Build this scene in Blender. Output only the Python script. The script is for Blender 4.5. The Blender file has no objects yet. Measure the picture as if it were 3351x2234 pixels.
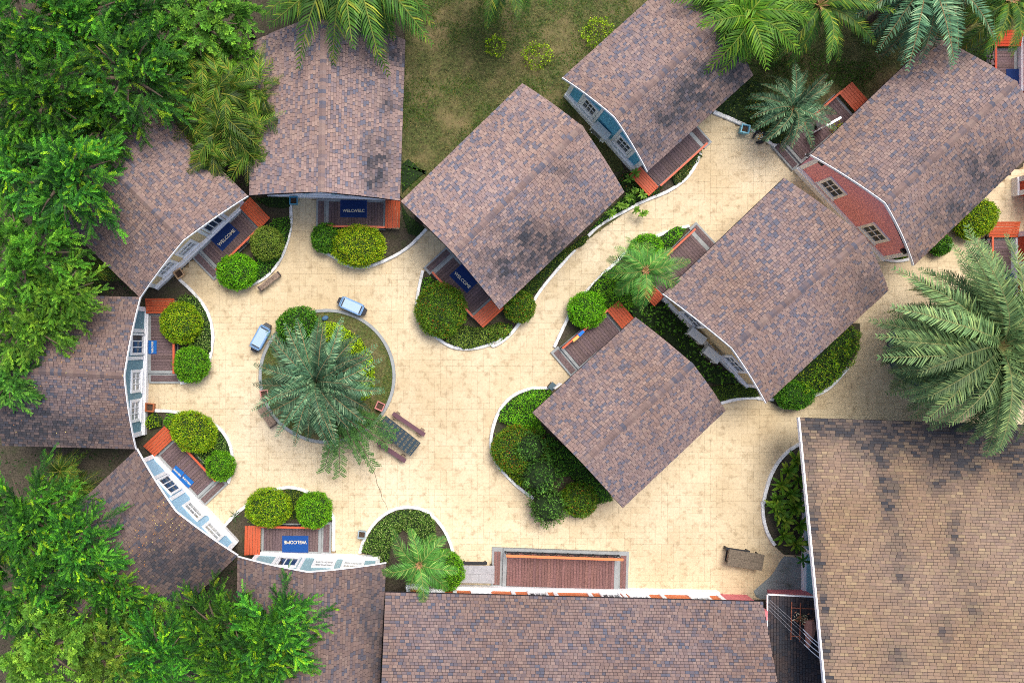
import bpy, math, random
import numpy as np
from mathutils import Vector, Matrix, noise

random.seed(7)
RNG = np.random.default_rng(7)
SC = bpy.context.scene
COL = SC.collection

# ---------------------------------------------------------------- camera, world, sun, exposure
CAM_H = 41.7
NX, NY, FPX, IW, IH = 1380.0, 1130.0, 2700.0, 3351.0, 2234.0
cam_data = bpy.data.cameras.new('camera')
cam_data.sensor_width = 36.0
cam_data.lens = FPX / IW * 36.0
cam_data.shift_x = (IW / 2 - NX) / IW
cam_data.shift_y = (NY - IH / 2) / IW
cam_data.clip_start = 0.5
cam_data.clip_end = 500
cam = bpy.data.objects.new('camera', cam_data)
cam.location = (0, 0, CAM_H)
cam.rotation_euler = (0, 0, 0)
COL.objects.link(cam)
SC.camera = cam

SUN_EL, SUN_AZ = math.radians(66), math.radians(22)     # azimuth measured clockwise from picture-up (+Y)
world = bpy.data.worlds.new('World')
SC.world = world
world.use_nodes = True
wn = world.node_tree
wn.nodes.clear()
wo = wn.nodes.new('ShaderNodeOutputWorld')
wb = wn.nodes.new('ShaderNodeBackground')
sk = wn.nodes.new('ShaderNodeTexSky')
sk.sky_type = 'NISHITA'
sk.sun_disc = False
sk.sun_elevation = SUN_EL
sk.sun_rotation = SUN_AZ
sk.air_density = 0.6
sk.dust_density = 4.0
sk.ozone_density = 0.6
wb.inputs['Strength'].default_value = 0.15
wn.links.new(sk.outputs[0], wb.inputs['Color'])
wn.links.new(wb.outputs[0], wo.inputs['Surface'])
sun_data = bpy.data.lights.new('sun', 'SUN')
sun_data.energy = 1.15
sun_data.angle = math.radians(28)
sun_data.color = (1.0, 0.955, 0.88)
sun = bpy.data.objects.new('sun', sun_data)
sd = Vector((math.sin(SUN_AZ) * math.cos(SUN_EL), math.cos(SUN_AZ) * math.cos(SUN_EL), math.sin(SUN_EL)))
sun.rotation_euler = sd.to_track_quat('Z', 'Y').to_euler()
sun.location = (0, 0, 30)
COL.objects.link(sun)
SC.view_settings.view_transform = 'Standard'
SC.view_settings.look = 'None'
SC.view_settings.gamma = 1.0
SC.view_settings.exposure = 1.08
SC.view_settings.use_curve_mapping = False
SC.cycles.filter_width = 1.0
SC.cycles.use_denoising = False

# ---------------------------------------------------------------- tracing helpers
TILES = {'t1': (0, 0), 't2': (800, 0), 't3': (1600, 0), 't4': (2451, 0),
         'm1': (0, 550), 'm2': (800, 550), 'm3': (1600, 550), 'm4': (2451, 550),
         'l1': (0, 1100), 'l2': (800, 1100), 'l3': (1600, 1100), 'l4': (2451, 1100),
         'b1': (0, 1634), 'b2': (800, 1634), 'b3': (1600, 1634), 'b4': (2451, 1634)}
ZS = 2352 / 900.0


def T(tile, *pts):
    ox, oy = TILES[tile]
    return [(ox + x / ZS, oy + y / ZS) for x, y in pts]


def P(px, py, z=0.0):
    k = (CAM_H - z) / FPX
    return np.array([(px - NX) * k, (NY - py) * k, z])


def PP(p, z=0.0):
    return P(p[0], p[1], z)


# ---------------------------------------------------------------- materials
MATS = {}


def mat(name, color=(0.5, 0.5, 0.5), rough=0.7, source=None, grain=0.12, gscale=40.0, bump=0.0,
        blotch=0.0, bscale=1.2, blotch_col=None, metal=0.0, translucent=0.0, gvec=None, spec=0.3, objmul=False, big=0.0, bigscale=0.2, bigcol=(1, 1, 1), bmin=0.48, bmax=0.72):
    if name in MATS:
        return MATS[name]
    m = bpy.data.materials.new(name)
    m.use_nodes = True
    nt = m.node_tree
    b = nt.nodes['Principled BSDF']
    b.inputs['Roughness'].default_value = rough
    b.inputs['Metallic'].default_value = metal
    b.inputs['Specular IOR Level'].default_value = spec
    geo = nt.nodes.new('ShaderNodeNewGeometry')
    if source == 'attr':
        s = nt.nodes.new('ShaderNodeAttribute'); s.attribute_name = 'tint'; col = s.outputs['Color']
    elif source == 'obj':
        s = nt.nodes.new('ShaderNodeObjectInfo'); col = s.outputs['Color']
    else:
        s = nt.nodes.new('ShaderNodeRGB'); s.outputs[0].default_value = (*color, 1); col = s.outputs[0]
    if objmul:
        oi = nt.nodes.new('ShaderNodeObjectInfo'); mm = nt.nodes.new('ShaderNodeVectorMath'); mm.operation = 'MULTIPLY'
        nt.links.new(col, mm.inputs[0]); nt.links.new(oi.outputs['Color'], mm.inputs[1]); col = mm.outputs[0]
    pos = geo.outputs['Position']
    if big > 0:
        n3 = nt.nodes.new('ShaderNodeTexNoise'); n3.inputs['Scale'].default_value = bigscale; n3.inputs['Detail'].default_value = 5; n3.inputs['Roughness'].default_value = 0.6
        nt.links.new(pos, n3.inputs['Vector'])
        r3 = nt.nodes.new('ShaderNodeMapRange'); r3.inputs['From Min'].default_value = 0.38; r3.inputs['From Max'].default_value = 0.66; r3.inputs['To Max'].default_value = big
        nt.links.new(n3.outputs['Fac'], r3.inputs['Value'])
        m3 = nt.nodes.new('ShaderNodeMix'); m3.data_type = 'RGBA'; m3.inputs['B'].default_value = (*bigcol, 1)
        nt.links.new(r3.outputs[0], m3.inputs['Factor']); nt.links.new(col, m3.inputs['A']); col = m3.outputs['Result']
    if gvec is not None:
        mp = nt.nodes.new('ShaderNodeMapping'); mp.inputs['Scale'].default_value = gvec
        nt.links.new(pos, mp.inputs['Vector']); gpos = mp.outputs[0]
    else:
        gpos = pos
    n1 = nt.nodes.new('ShaderNodeTexNoise'); n1.inputs['Scale'].default_value = gscale; n1.inputs['Detail'].default_value = 3
    nt.links.new(gpos, n1.inputs['Vector'])
    mr = nt.nodes.new('ShaderNodeMapRange')
    mr.inputs['From Min'].default_value = 0.3; mr.inputs['From Max'].default_value = 0.7
    mr.inputs['To Min'].default_value = 1 - grain; mr.inputs['To Max'].default_value = 1 + grain
    nt.links.new(n1.outputs['Fac'], mr.inputs['Value'])
    mx = nt.nodes.new('ShaderNodeVectorMath'); mx.operation = 'SCALE'
    nt.links.new(col, mx.inputs[0]); nt.links.new(mr.outputs[0], mx.inputs['Scale'])
    out = mx.outputs[0]
    if blotch > 0:
        n2 = nt.nodes.new('ShaderNodeTexNoise'); n2.inputs['Scale'].default_value = bscale; n2.inputs['Detail'].default_value = 6
        n2.inputs['Roughness'].default_value = 0.65
        nt.links.new(pos, n2.inputs['Vector'])
        r2 = nt.nodes.new('ShaderNodeMapRange'); r2.inputs['From Min'].default_value = bmin; r2.inputs['From Max'].default_value = bmax
        r2.inputs['To Min'].default_value = 0; r2.inputs['To Max'].default_value = blotch
        nt.links.new(n2.outputs['Fac'], r2.inputs['Value'])
        mc = nt.nodes.new('ShaderNodeMix'); mc.data_type = 'RGBA'
        bc = blotch_col or tuple(c * 0.45 for c in color)
        mc.inputs['B'].default_value = (*bc, 1)
        nt.links.new(r2.outputs[0], mc.inputs['Factor']); nt.links.new(out, mc.inputs['A'])
        out = mc.outputs['Result']
    nt.links.new(out, b.inputs['Base Color'])
    if bump > 0:
        bp = nt.nodes.new('ShaderNodeBump'); bp.inputs['Strength'].default_value = bump; bp.inputs['Distance'].default_value = 0.02
        nt.links.new(n1.outputs['Fac'], bp.inputs['Height']); nt.links.new(bp.outputs[0], b.inputs['Normal'])
    if translucent > 0:
        tr = nt.nodes.new('ShaderNodeBsdfTranslucent'); nt.links.new(out, tr.inputs['Color'])
        ms = nt.nodes.new('ShaderNodeMixShader'); ms.inputs[0].default_value = translucent
        nt.links.new(b.outputs[0], ms.inputs[1]); nt.links.new(tr.outputs[0], ms.inputs[2])
        nt.links.new(ms.outputs[0], nt.nodes['Material Output'].inputs['Surface'])
    MATS[name] = m
    return m


M_SH_O = mat('shingle_single', source='obj', rough=0.9, grain=0.16, gscale=55)
M_SH_F = mat('shingle_field', source='attr', rough=0.9, grain=0.16, gscale=55)
M_UNDER = mat('roof_underlay', (0.022, 0.019, 0.024), 0.95, grain=0.2)
M_WHITE = mat('white_paint', (0.86, 0.87, 0.88), 0.5, grain=0.04, gscale=9, blotch=0.12, bscale=3, blotch_col=(0.5, 0.5, 0.48))
M_KERB = mat('white_kerb_paint', (0.74, 0.75, 0.74), 0.7, grain=0.06, gscale=30, blotch=0.8, bscale=5, blotch_col=(0.28, 0.27, 0.24))
M_CONC = mat('grey_concrete', (0.27, 0.29, 0.29), 0.85, grain=0.12, gscale=30, blotch=0.5, bscale=3, blotch_col=(0.13, 0.14, 0.14), bump=0.1)
M_PLANK = mat('deck_plank', source='obj', rough=0.75, grain=0.35, gscale=14, bump=0.2)
M_PLANKD = mat('deck_joint', (0.03, 0.022, 0.024), 0.9)
M_ORANGE = mat('orange_painted_wood', (0.44, 0.082, 0.030), 0.45, grain=0.1, gscale=12, blotch=0.35, bscale=6, blotch_col=(0.36, 0.06, 0.02))
M_BLACK = mat('black_metal', (0.02, 0.022, 0.026), 0.5, grain=0.2)
M_GLASS = mat('window_glass', (0.035, 0.05, 0.06), 0.12, grain=0.5, gscale=5, spec=0.6)
M_CURT = mat('curtained_glass', (0.30, 0.33, 0.34), 0.25, grain=0.6, gscale=9, spec=0.6, gvec=(1, 1, 0.3))
M_LEAF = mat('foliage', source='attr', rough=0.5, grain=0.2, gscale=5, translucent=0.25, spec=0.2, objmul=True)
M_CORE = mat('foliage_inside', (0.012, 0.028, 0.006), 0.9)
M_BARK = mat('bark', (0.10, 0.075, 0.05), 0.9, grain=0.4, gscale=10, bump=0.4)
M_SOIL = mat('soil', (0.06, 0.05, 0.034), 0.95, grain=0.5, gscale=14, blotch=0.7, bscale=1.6, blotch_col=(0.035, 0.055, 0.015))
M_PAVE_O = mat('stamped_paving_single', source='obj', rough=0.75, grain=0.09, gscale=9, blotch=0.7, bscale=2.6, blotch_col=(0.27, 0.20, 0.11), bump=0.06, big=0.75, bigscale=0.16, bigcol=(0.43, 0.33, 0.185), bmin=0.52, bmax=0.70)
M_PAVE_F = mat('stamped_paving', source='attr', rough=0.75, grain=0.09, gscale=9, blotch=0.7, bscale=2.6, blotch_col=(0.27, 0.20, 0.11), bump=0.06, big=0.75, bigscale=0.16, bigcol=(0.43, 0.33, 0.185), bmin=0.52, bmax=0.70)
M_JOINT = mat('paving_joint', (0.27, 0.20, 0.11), 0.9, grain=0.3)
M_WOOD = mat('weathered_wood', (0.20, 0.145, 0.105), 0.8, grain=0.4, gscale=16, blotch=0.6, bscale=5, blotch_col=(0.09, 0.065, 0.05))
M_GWOOD = mat('silver_grey_wood', (0.33, 0.33, 0.34), 0.8, grain=0.4, gscale=16, gvec=(1, 5, 1), blotch=0.5, bscale=4, blotch_col=(0.15, 0.15, 0.16))
M_MAT = mat('navy_mat', (0.006, 0.025, 0.11), 0.95, grain=0.2, gscale=60)
M_MATB = mat('blue_mat', (0.01, 0.11, 0.36), 0.95, grain=0.2, gscale=60)
M_TEXT = mat('cream_lettering', (0.62, 0.56, 0.42), 0.9)
M_AC = mat('ac_casing', (0.62, 0.65, 0.64), 0.45, grain=0.05)
M_BLUEV = mat('pale_blue_plastic', (0.15, 0.28, 0.47), 0.4, grain=0.05, blotch=0.2, bscale=4, blotch_col=(0.2, 0.34, 0.5))
M_RUST = mat('rusty_steel', (0.24, 0.075, 0.04), 0.8, grain=0.4, gscale=15)


def wallmat(name, c):
    return mat(name, c, 0.65, grain=0.05, gscale=20, blotch=0.25, bscale=2.5, blotch_col=tuple(x * 0.7 for x in c))


# ---------------------------------------------------------------- object helpers
ROOT = {}


def tag(o, label=None, cat=None, group=None, kind=None):
    if label: o['label'] = label
    if cat: o['category'] = cat
    if group: o['group'] = group
    if kind: o['kind'] = kind
    return o


def thing(name, loc, label, cat, group=None):
    o = bpy.data.objects.new(name, None)
    o.empty_display_size = 0.3
    o.location = tuple(loc)
    COL.objects.link(o)
    ROOT[o] = np.array(loc, float)
    return tag(o, label, cat, group)


def link(name, me, parent=None, matrix=None):
    o = bpy.data.objects.new(name, me)
    COL.objects.link(o)
    if parent is not None:
        o.parent = parent
        ROOT[o] = ROOT[parent]
    else:
        ROOT[o] = np.zeros(3)
    if matrix is not None:
        o.matrix_basis = matrix
    return o


def mesh(name, verts, faces, mats, tint=None, smooth=False, midx=None):
    """verts Nx3, faces list/array, all the same arity when an array"""
    me = bpy.data.meshes.new(name)
    verts = np.asarray(verts, np.float32)
    if isinstance(faces, np.ndarray):
        nf, k = faces.shape
        me.vertices.add(len(verts)); me.vertices.foreach_set('co', verts.ravel())
        me.loops.add(nf * k); me.loops.foreach_set('vertex_index', faces.astype(np.int32).ravel())
        me.polygons.add(nf)
        me.polygons.foreach_set('loop_start', np.arange(0, nf * k, k, dtype=np.int32))
        me.update(calc_edges=True)
    else:
        me.from_pydata([tuple(map(float, v)) for v in verts], [], [tuple(int(i) for i in f) for f in faces])
        me.update()
        nf = len(faces)
    for m in (mats if isinstance(mats, (list, tuple)) else [mats]):
        me.materials.append(m)
    if tint is not None:
        a = me.attributes.new('tint', 'FLOAT_COLOR', 'FACE')
        t = np.ones((nf, 4), np.float32); t[:, :3] = tint
        a.data.foreach_set('color', t.ravel())
    if midx is not None:
        me.polygons.foreach_set('material_index', np.asarray(midx, np.int32))
    me.polygons.foreach_set('use_smooth', np.full(nf, bool(smooth)))
    return me


def put(name, verts, faces, mats, parent=None, **kw):
    v = np.asarray(verts, float)
    if parent is not None:
        v = v - ROOT[parent]
    return link(name, mesh(name, v, faces, mats, **kw), parent)


BOXF = [(0, 3, 2, 1), (4, 5, 6, 7), (0, 1, 5, 4), (1, 2, 6, 5), (2, 3, 7, 6), (3, 0, 4, 7)]


class MB:
    """collects simple shapes into one mesh (world coordinates)"""
    def __init__(s): s.v = []; s.f = []

    def add(s, vs, fs):
        n = len(s.v); s.v += [np.asarray(v, float) for v in vs]; s.f += [tuple(i + n for i in f) for f in fs]

    def hexa(s, bottom, top): s.add(list(bottom) + list(top), BOXF)

    def box(s, fr, x0, x1, y0, y1, z0, z1):
        b = [fr(x0, y0, z0), fr(x1, y0, z0), fr(x1, y1, z0), fr(x0, y1, z0)]
        t = [fr(x0, y0, z1), fr(x1, y0, z1), fr(x1, y1, z1), fr(x0, y1, z1)]
        s.hexa(b, t)

    def bar(s, a, b, w, h=None, up=(0, 0, 1)):
        a = np.asarray(a, float); b = np.asarray(b, float); h = h or w
        d = b - a; d /= np.linalg.norm(d) + 1e-9
        u = np.asarray(up, float)
        if abs(np.dot(d, u)) > 0.95: u = np.array([1., 0, 0])
        sx = np.cross(d, u); sx /= np.linalg.norm(sx); uy = np.cross(sx, d)
        q = [(-1, -1), (1, -1), (1, 1), (-1, 1)]
        s.hexa([a + sx * w / 2 * i + uy * h / 2 * j for i, j in q], [b + sx * w / 2 * i + uy * h / 2 * j for i, j in q])

    def tube(s, pts, rads, n=7):
        pts = [np.asarray(p, float) for p in pts]
        if not hasattr(rads, '__len__'): rads = [rads] * len(pts)
        n0 = len(s.v); prev = None
        for i, p in enumerate(pts):
            d = pts[min(i + 1, len(pts) - 1)] - pts[max(i - 1, 0)]; d /= np.linalg.norm(d) + 1e-9
            if prev is None:
                u = np.cross(d, [0.3, 1, 0.1]); u /= np.linalg.norm(u)
            else:
                u = prev - d * np.dot(prev, d); u /= np.linalg.norm(u) + 1e-9
            prev = u; w = np.cross(d, u)
            for k in range(n):
                a = 2 * math.pi * k / n
                s.v.append(p + (u * math.cos(a) + w * math.sin(a)) * rads[i])
        for i in range(len(pts) - 1):
            for k in range(n):
                a, b = n0 + i * n + k, n0 + i * n + (k + 1) % n
                s.f.append((a, b, b + n, a + n))
        s.f.append(tuple(n0 + k for k in range(n))[::-1]); e = n0 + (len(pts) - 1) * n
        s.f.append(tuple(e + k for k in range(n)))

    def lathe(s, c, prof, n=20, sx=1.0, sy=1.0, rot=0.0):
        c = np.asarray(c, float); n0 = len(s.v); cr, sr = math.cos(rot), math.sin(rot)
        for r, z in prof:
            for k in range(n):
                a = 2 * math.pi * k / n; x, y = r * sx * math.cos(a), r * sy * math.sin(a)
                s.v.append(c + np.array([x * cr - y * sr, x * sr + y * cr, z]))
        for i in range(len(prof) - 1):
            for k in range(n):
                a, b = n0 + i * n + k, n0 + i * n + (k + 1) % n
                s.f.append((a, b, b + n, a + n))
        e = n0 + (len(prof) - 1) * n
        s.f.append(tuple(e + k for k in range(n)))

    def prism(s, poly, z0, z1):
        n = len(poly); n0 = len(s.v)
        s.v += [np.array([p[0], p[1], z0]) for p in poly] + [np.array([p[0], p[1], z1]) for p in poly]
        s.f.append(tuple(range(n0 + n, n0 + 2 * n)))
        for i in range(n):
            j = (i + 1) % n; s.f.append((n0 + i, n0 + j, n0 + j + n, n0 + i + n))

    def build(s, name, m, parent=None, **kw): return put(name, np.array(s.v), s.f, m, parent, **kw)


def frame(origin, xd, yd):
    o = np.asarray(origin, float); x = np.array([xd[0], xd[1], 0.]); x /= np.linalg.norm(x)
    y = np.array([yd[0], yd[1], 0.]); y = y - x * np.dot(x, y); y /= np.linalg.norm(y)

    def f(a, b, c=0.0): return o + x * a + y * b + np.array([0, 0, c])
    f.o, f.x, f.y = o, x, y
    return f


def ccw(poly):
    a = sum(poly[i][0] * poly[(i + 1) % len(poly)][1] - poly[(i + 1) % len(poly)][0] * poly[i][1] for i in range(len(poly)))
    return poly if a > 0 else poly[::-1]


def inpoly(x, y, poly):
    r = np.zeros(len(x), bool); n = len(poly); j = n - 1
    for i in range(n):
        xi, yi = poly[i][:2]; xj, yj = poly[j][:2]
        c = ((yi > y) != (yj > y)) & (x < (xj - xi) * (y - yi) / (yj - yi + 1e-12) + xi)
        r ^= c; j = i
    return r


def edgedist(x, y, poly):
    d = np.full(len(x), 1e9); n = len(poly)
    for i in range(n):
        ax, ay = poly[i][:2]; bx, by = poly[(i + 1) % n][:2]
        dx, dy = bx - ax, by - ay; L = dx * dx + dy * dy + 1e-9
        t = np.clip(((x - ax) * dx + (y - ay) * dy) / L, 0, 1)
        d = np.minimum(d, np.hypot(x - ax - t * dx, y - ay - t * dy))
    return d


def wpoly(pts, z=0.0): return ccw([tuple(PP(p, z)[:2]) for p in pts])


def ns(x, y, z=0.0): return noise.noise(Vector((x, y, z)))


# ---------------------------------------------------------------- ground
put('ground', [(-150, -150, -0.02), (150, -150, -0.02), (150, 150, -0.02), (-150, 150, -0.02)], [(0, 1, 2, 3)], M_SOIL)['kind'] = 'structure'

PLAZA = [(880, 640), (800, 690), (540, 935), (486, 1020), (478, 1400), (512, 1490), (773, 1766), (850, 1800), (1232, 1815),
         (1300, 1912), (2500, 1955), (2640, 1960), (2640, 1400), (3450, 1400), (3450, 480), (3200, 640), (2868, 840), (2613, 567), (2540, 480),
         (2440, 425), (2336, 366), (2260, 330), (2100, 560), (2000, 640), (1700, 900), (1395, 742), (1370, 730), (1263, 655)]
plz = wpoly(PLAZA)
mb = MB(); mb.prism(plz, -0.015, 0.008)
plaza = mb.build('plaza', M_JOINT); plaza['kind'] = 'structure'

UNIT_V = np.array([(-.5, -.5, -.5), (.5, -.5, -.5), (.5, .5, -.5), (-.5, .5, -.5), (-.5, -.5, .5), (.5, -.5, .5), (.5, .5, .5), (-.5, .5, .5)])
unit_paver = mesh('paving_stone', UNIT_V, BOXF, M_PAVE_O)
CELL = 0.31
px_ = np.array([p[0] for p in plz]); py_ = np.array([p[1] for p in plz])
gx0, gy0 = px_.min(), py_.min()
NXC, NYC = int((px_.max() - gx0) / CELL) + 1, int((py_.max() - gy0) / CELL) + 1
occ = np.zeros((NXC + 3, NYC + 3), bool)
cxs, cys = np.meshgrid(gx0 + (np.arange(NXC) + .5) * CELL, gy0 + (np.arange(NYC) + .5) * CELL, indexing='ij')
inside = (inpoly(cxs.ravel(), cys.ravel(), plz)).reshape(cxs.shape)
stones = []
sizes = [(1, 1), (2, 1), (1, 2), (2, 2), (3, 2), (2, 3), (1, 1), (2, 1), (1, 2), (2, 2)]
for i in range(NXC):
    for j in range(NYC):
        if occ[i, j] or not inside[i, j]: continue
        for w, h in random.sample(sizes, 10) + [(1, 1)]:
            if i + w > NXC or j + h > NYC: continue
            if not occ[i:i + w, j:j + h].any() and inside[i:i + w, j:j + h].all():
                occ[i:i + w, j:j + h] = True
                stones.append((gx0 + (i + w / 2) * CELL, gy0 + (j + h / 2) * CELL, w * CELL - 0.006, h * CELL - 0.006)); break


def stone_col(x, y):
    b = np.array((0.60, 0.505, 0.335)) * (1 + random.uniform(-0.025, 0.025))
    g = ns(x * 0.16, y * 0.16, 3.1)
    b *= 1 + 0.10 * g
    if random.random() < 0.10: b *= (0.93, 0.91, 0.88)
    
    b += np.array((-0.02, -0.005, 0.03)) * max(0, ns(x * .1 + 9, y * .1, 5))
    return b


stones.sort(key=lambda s: math.hypot(s[0] + 1, s[1] + 2) - 3 * (s[2] * s[3]))
vs, fs, cs = [], [], []
for q, (x, y, w, h) in enumerate(stones):
    c = stone_col(x, y)
    zt = 0.020 + random.uniform(0, 0.004)
    if q < 300:
        o = link('paving_stone', unit_paver, plaza, Matrix.Translation((x, y, zt - 0.01)) @ Matrix.Diagonal((w, h, 0.02, 1)))
        o.color = (*c, 1)
    else:
        n = len(vs) * 8
        vs.append(UNIT_V * (w, h, 0.02) + (x, y, zt - 0.01))
        fs += [tuple(k + n for k in f) for f in BOXF[1:]]; cs += [c] * 5
put('paving_stone_field', np.concatenate(vs), np.array(fs), M_PAVE_F, plaza, tint=np.array(cs))['kind'] = 'stuff'

# cracks in the paving
for pts, w, lab in ((T('l2', (1105, 1150), (1120, 1200), (1135, 1260), (1165, 1330), (1180, 1390), (1205, 1430), (1222, 1480), (1232, 1495)), 0.022, 'a'),
                    (T('l4', (1500, 555), (1520, 590), (1540, 640), (1552, 690), (1575, 735)), 0.09, 'b')):
    vs, fs = [], []
    for i, p in enumerate(pts):
        c = PP(p, 0.026); jx = random.uniform(-.02, .02)
        vs += [c + (jx - w * random.uniform(.3, .8), 0, 0), c + (jx + w * random.uniform(.3, .8), 0, 0)]
        if i: n = 2 * i; fs.append((n - 2, n - 1, n + 1, n))
    put('crack', vs, fs, mat('crack_dark', (0.13, 0.10, 0.07), 0.95, grain=0.5), plaza)


# ---------------------------------------------------------------- leaves
def leafquads(c, d, nrm, L, Wd, fold=0.15):
    """c,d,nrm: Nx3  L,Wd: N -> verts (4N,3), faces (N,4)"""
    d = d / (np.linalg.norm(d, axis=1, keepdims=True) + 1e-9)
    s = np.cross(d, nrm); s /= (np.linalg.norm(s, axis=1, keepdims=True) + 1e-9)
    up = np.cross(s, d)
    L = np.asarray(L).reshape(-1, 1); Wd = np.asarray(Wd).reshape(-1, 1)
    v = np.empty((len(c), 4, 3))
    v[:, 0] = c
    v[:, 1] = c + d * L * .45 + s * Wd * .5 + up * Wd * fold
    v[:, 2] = c + d * L
    v[:, 3] = c + d * L * .45 - s * Wd * .5 + up * Wd * fold
    return v.reshape(-1, 3), np.arange(len(c) * 4).reshape(-1, 4)


LG_ = np.array((1.25, 1.22, 0.8))


def tints(n, cols, wts=None, var=0.22):
    cols = np.array(cols); i = RNG.choice(len(cols), n, p=wts)
    return cols[i] * LG_ * (1 + RNG.uniform(-var, var, (n, 1)))


def fbm(p, s):
    return np.array([noise.noise(Vector(q * s)) for q in p])


G_DARK, G_MID, G_BRIGHT, G_YEL = (0.014, 0.060, 0.012), (0.030, 0.130, 0.014), (0.075, 0.225, 0.018), (0.26, 0.33, 0.02)
G_GLOSS = (0.035, 0.13, 0.02); G_OLIVE = (0.12, 0.19, 0.03); G_RED = (0.32, 0.10, 0.02)


def ball(p, r, h, cols, wts, label, rz=0.0, ry=None, leaf=0.075, name='round_shrub', dens=1.0, cat='shrub', group='clipped round shrubs', lump=0.085, zc=None):
    """p: picture centre, r/ry: picture radii; a clipped shrub of height h"""
    ry = ry or r; zc = h * 0.5 if zc is None else zc
    c = PP(p, zc); k = (CAM_H - zc) / FPX
    rx, ryw, rzw = r * k, ry * k, h * 0.54
    area = 2.6 * math.pi * rx * ryw + 2 * math.pi * (rx + ryw) / 2 * h * .5
    n = int(area / 0.00105 * dens * (0.075 / leaf) ** 2)
    g = RNG.normal(size=(n, 3)); g /= np.linalg.norm(g, axis=1, keepdims=True)
    g = g[g[:, 2] > -0.55]; n = len(g)
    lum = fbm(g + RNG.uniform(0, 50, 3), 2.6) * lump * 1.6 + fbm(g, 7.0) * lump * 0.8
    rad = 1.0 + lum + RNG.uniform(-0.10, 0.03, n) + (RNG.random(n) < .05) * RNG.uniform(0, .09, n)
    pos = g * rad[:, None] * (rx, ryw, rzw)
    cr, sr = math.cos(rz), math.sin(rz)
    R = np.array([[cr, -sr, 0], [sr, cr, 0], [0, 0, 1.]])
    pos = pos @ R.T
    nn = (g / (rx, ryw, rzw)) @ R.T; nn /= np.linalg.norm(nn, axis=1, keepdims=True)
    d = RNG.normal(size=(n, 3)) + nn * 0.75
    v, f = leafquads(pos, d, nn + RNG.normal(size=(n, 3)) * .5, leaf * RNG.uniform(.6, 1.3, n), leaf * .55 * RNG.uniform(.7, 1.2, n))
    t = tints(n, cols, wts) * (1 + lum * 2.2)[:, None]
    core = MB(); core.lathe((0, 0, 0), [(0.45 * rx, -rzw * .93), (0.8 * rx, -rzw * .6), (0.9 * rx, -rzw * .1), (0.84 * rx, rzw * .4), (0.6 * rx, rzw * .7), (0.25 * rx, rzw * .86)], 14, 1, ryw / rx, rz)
    root = thing(name, (c[0], c[1], 0.03), label, cat, group)
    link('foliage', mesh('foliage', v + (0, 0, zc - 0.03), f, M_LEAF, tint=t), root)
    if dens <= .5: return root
    cm = mesh('inner_core', np.array(core.v) + (0, 0, zc - 0.03), core.f, M_CORE)  # solid near-black core behind the leaf shell, no separate twigs
    link('inner_core', cm, root)
    return root


def cover(poly_src, h, cols, wts, label, name='hedge', cat='hedge', dens=420, leaf=0.08, z=0.05, group=None, kind=None, lump=0.35, edge=0.25, up=0.6):
    poly = wpoly(poly_src, z + h * .5)
    xs = np.array([q[0] for q in poly]); ys = np.array([q[1] for q in poly])
    A = (xs.max() - xs.min()) * (ys.max() - ys.min())
    n = int(A * dens * (0.08 / leaf) ** 1.6)
    x = RNG.uniform(xs.min(), xs.max(), n); y = RNG.uniform(ys.min(), ys.max(), n)
    k = inpoly(x, y, poly); x, y = x[k], y[k]; n = len(x)
    e = edgedist(x, y, poly)
    prof = np.sqrt(np.clip(e / edge, 0, 1) * (2 - np.clip(e / edge, 0, 1)))
    lm = np.array([ns(a * 2.1, b * 2.1, 1.7) + .5 * ns(a * 5, b * 5, 4.2) for a, b in zip(x, y)])
    zz = z + h * prof * (1 + lump * lm) - RNG.uniform(0, 0.12, n) ** 1.2
    zz = np.maximum(zz, z)
    pos = np.stack([x, y, zz], 1)
    jit = RNG.normal(size=(n, 3)); d = jit + np.array([0, 0, up])
    nn = np.tile([0, 0, 1.], (n, 1)) + RNG.normal(size=(n, 3)) * .45
    v, f = leafquads(pos, d, nn, leaf * RNG.uniform(.6, 1.3, n), leaf * .55 * RNG.uniform(.7, 1.2, n))
    t = tints(n, cols, wts) * (1 + lm * .4)[:, None]
    cx, cy = float(x.mean()), float(y.mean())
    root = None
    if kind == 'stuff':
        o = put(name, v, f, M_LEAF, tint=t); tag(o, label, cat, group, 'stuff')
        return o
    root = thing(name, (cx, cy, 0), label, cat, group)
    put('foliage', v, f, M_LEAF, root, tint=t)
    pin = []
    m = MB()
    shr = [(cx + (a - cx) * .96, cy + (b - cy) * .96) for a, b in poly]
    m.prism(shr, z - .02, z + h * .25)  # near-black solid block filling the hedge below its leaves
    m.build('inner_core', M_CORE, root)
    return root


# ---------------------------------------------------------------- lawns and beds
def sheet(name, pts, z, m, kind='structure'):
    mb = MB(); mb.prism(wpoly(pts, z), z - 0.05, z)
    o = mb.build(name, m); o['kind'] = kind
    return o


M_LAWN = mat('dry_lawn', (0.055, 0.066, 0.018), 0.95, grain=0.6, gscale=9, blotch=0.95, bscale=0.5, blotch_col=(0.22, 0.165, 0.08), bump=0.5)
LAWN = [(1326, -120), (1326, 100), (1309, 640), (1395, 740), (1500, 700), (1900, 800), (2040, 700), (2060, 600), (1990, 420), (2300, 300), (2338, 362), (2410, 395), (2460, 430), (2530, 480),
        (2680, 520), (2900, 300), (3040, 180), (3500, 200), (3500, -120)]
sheet('lawn', LAWN, 0.045, M_LAWN)


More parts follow.
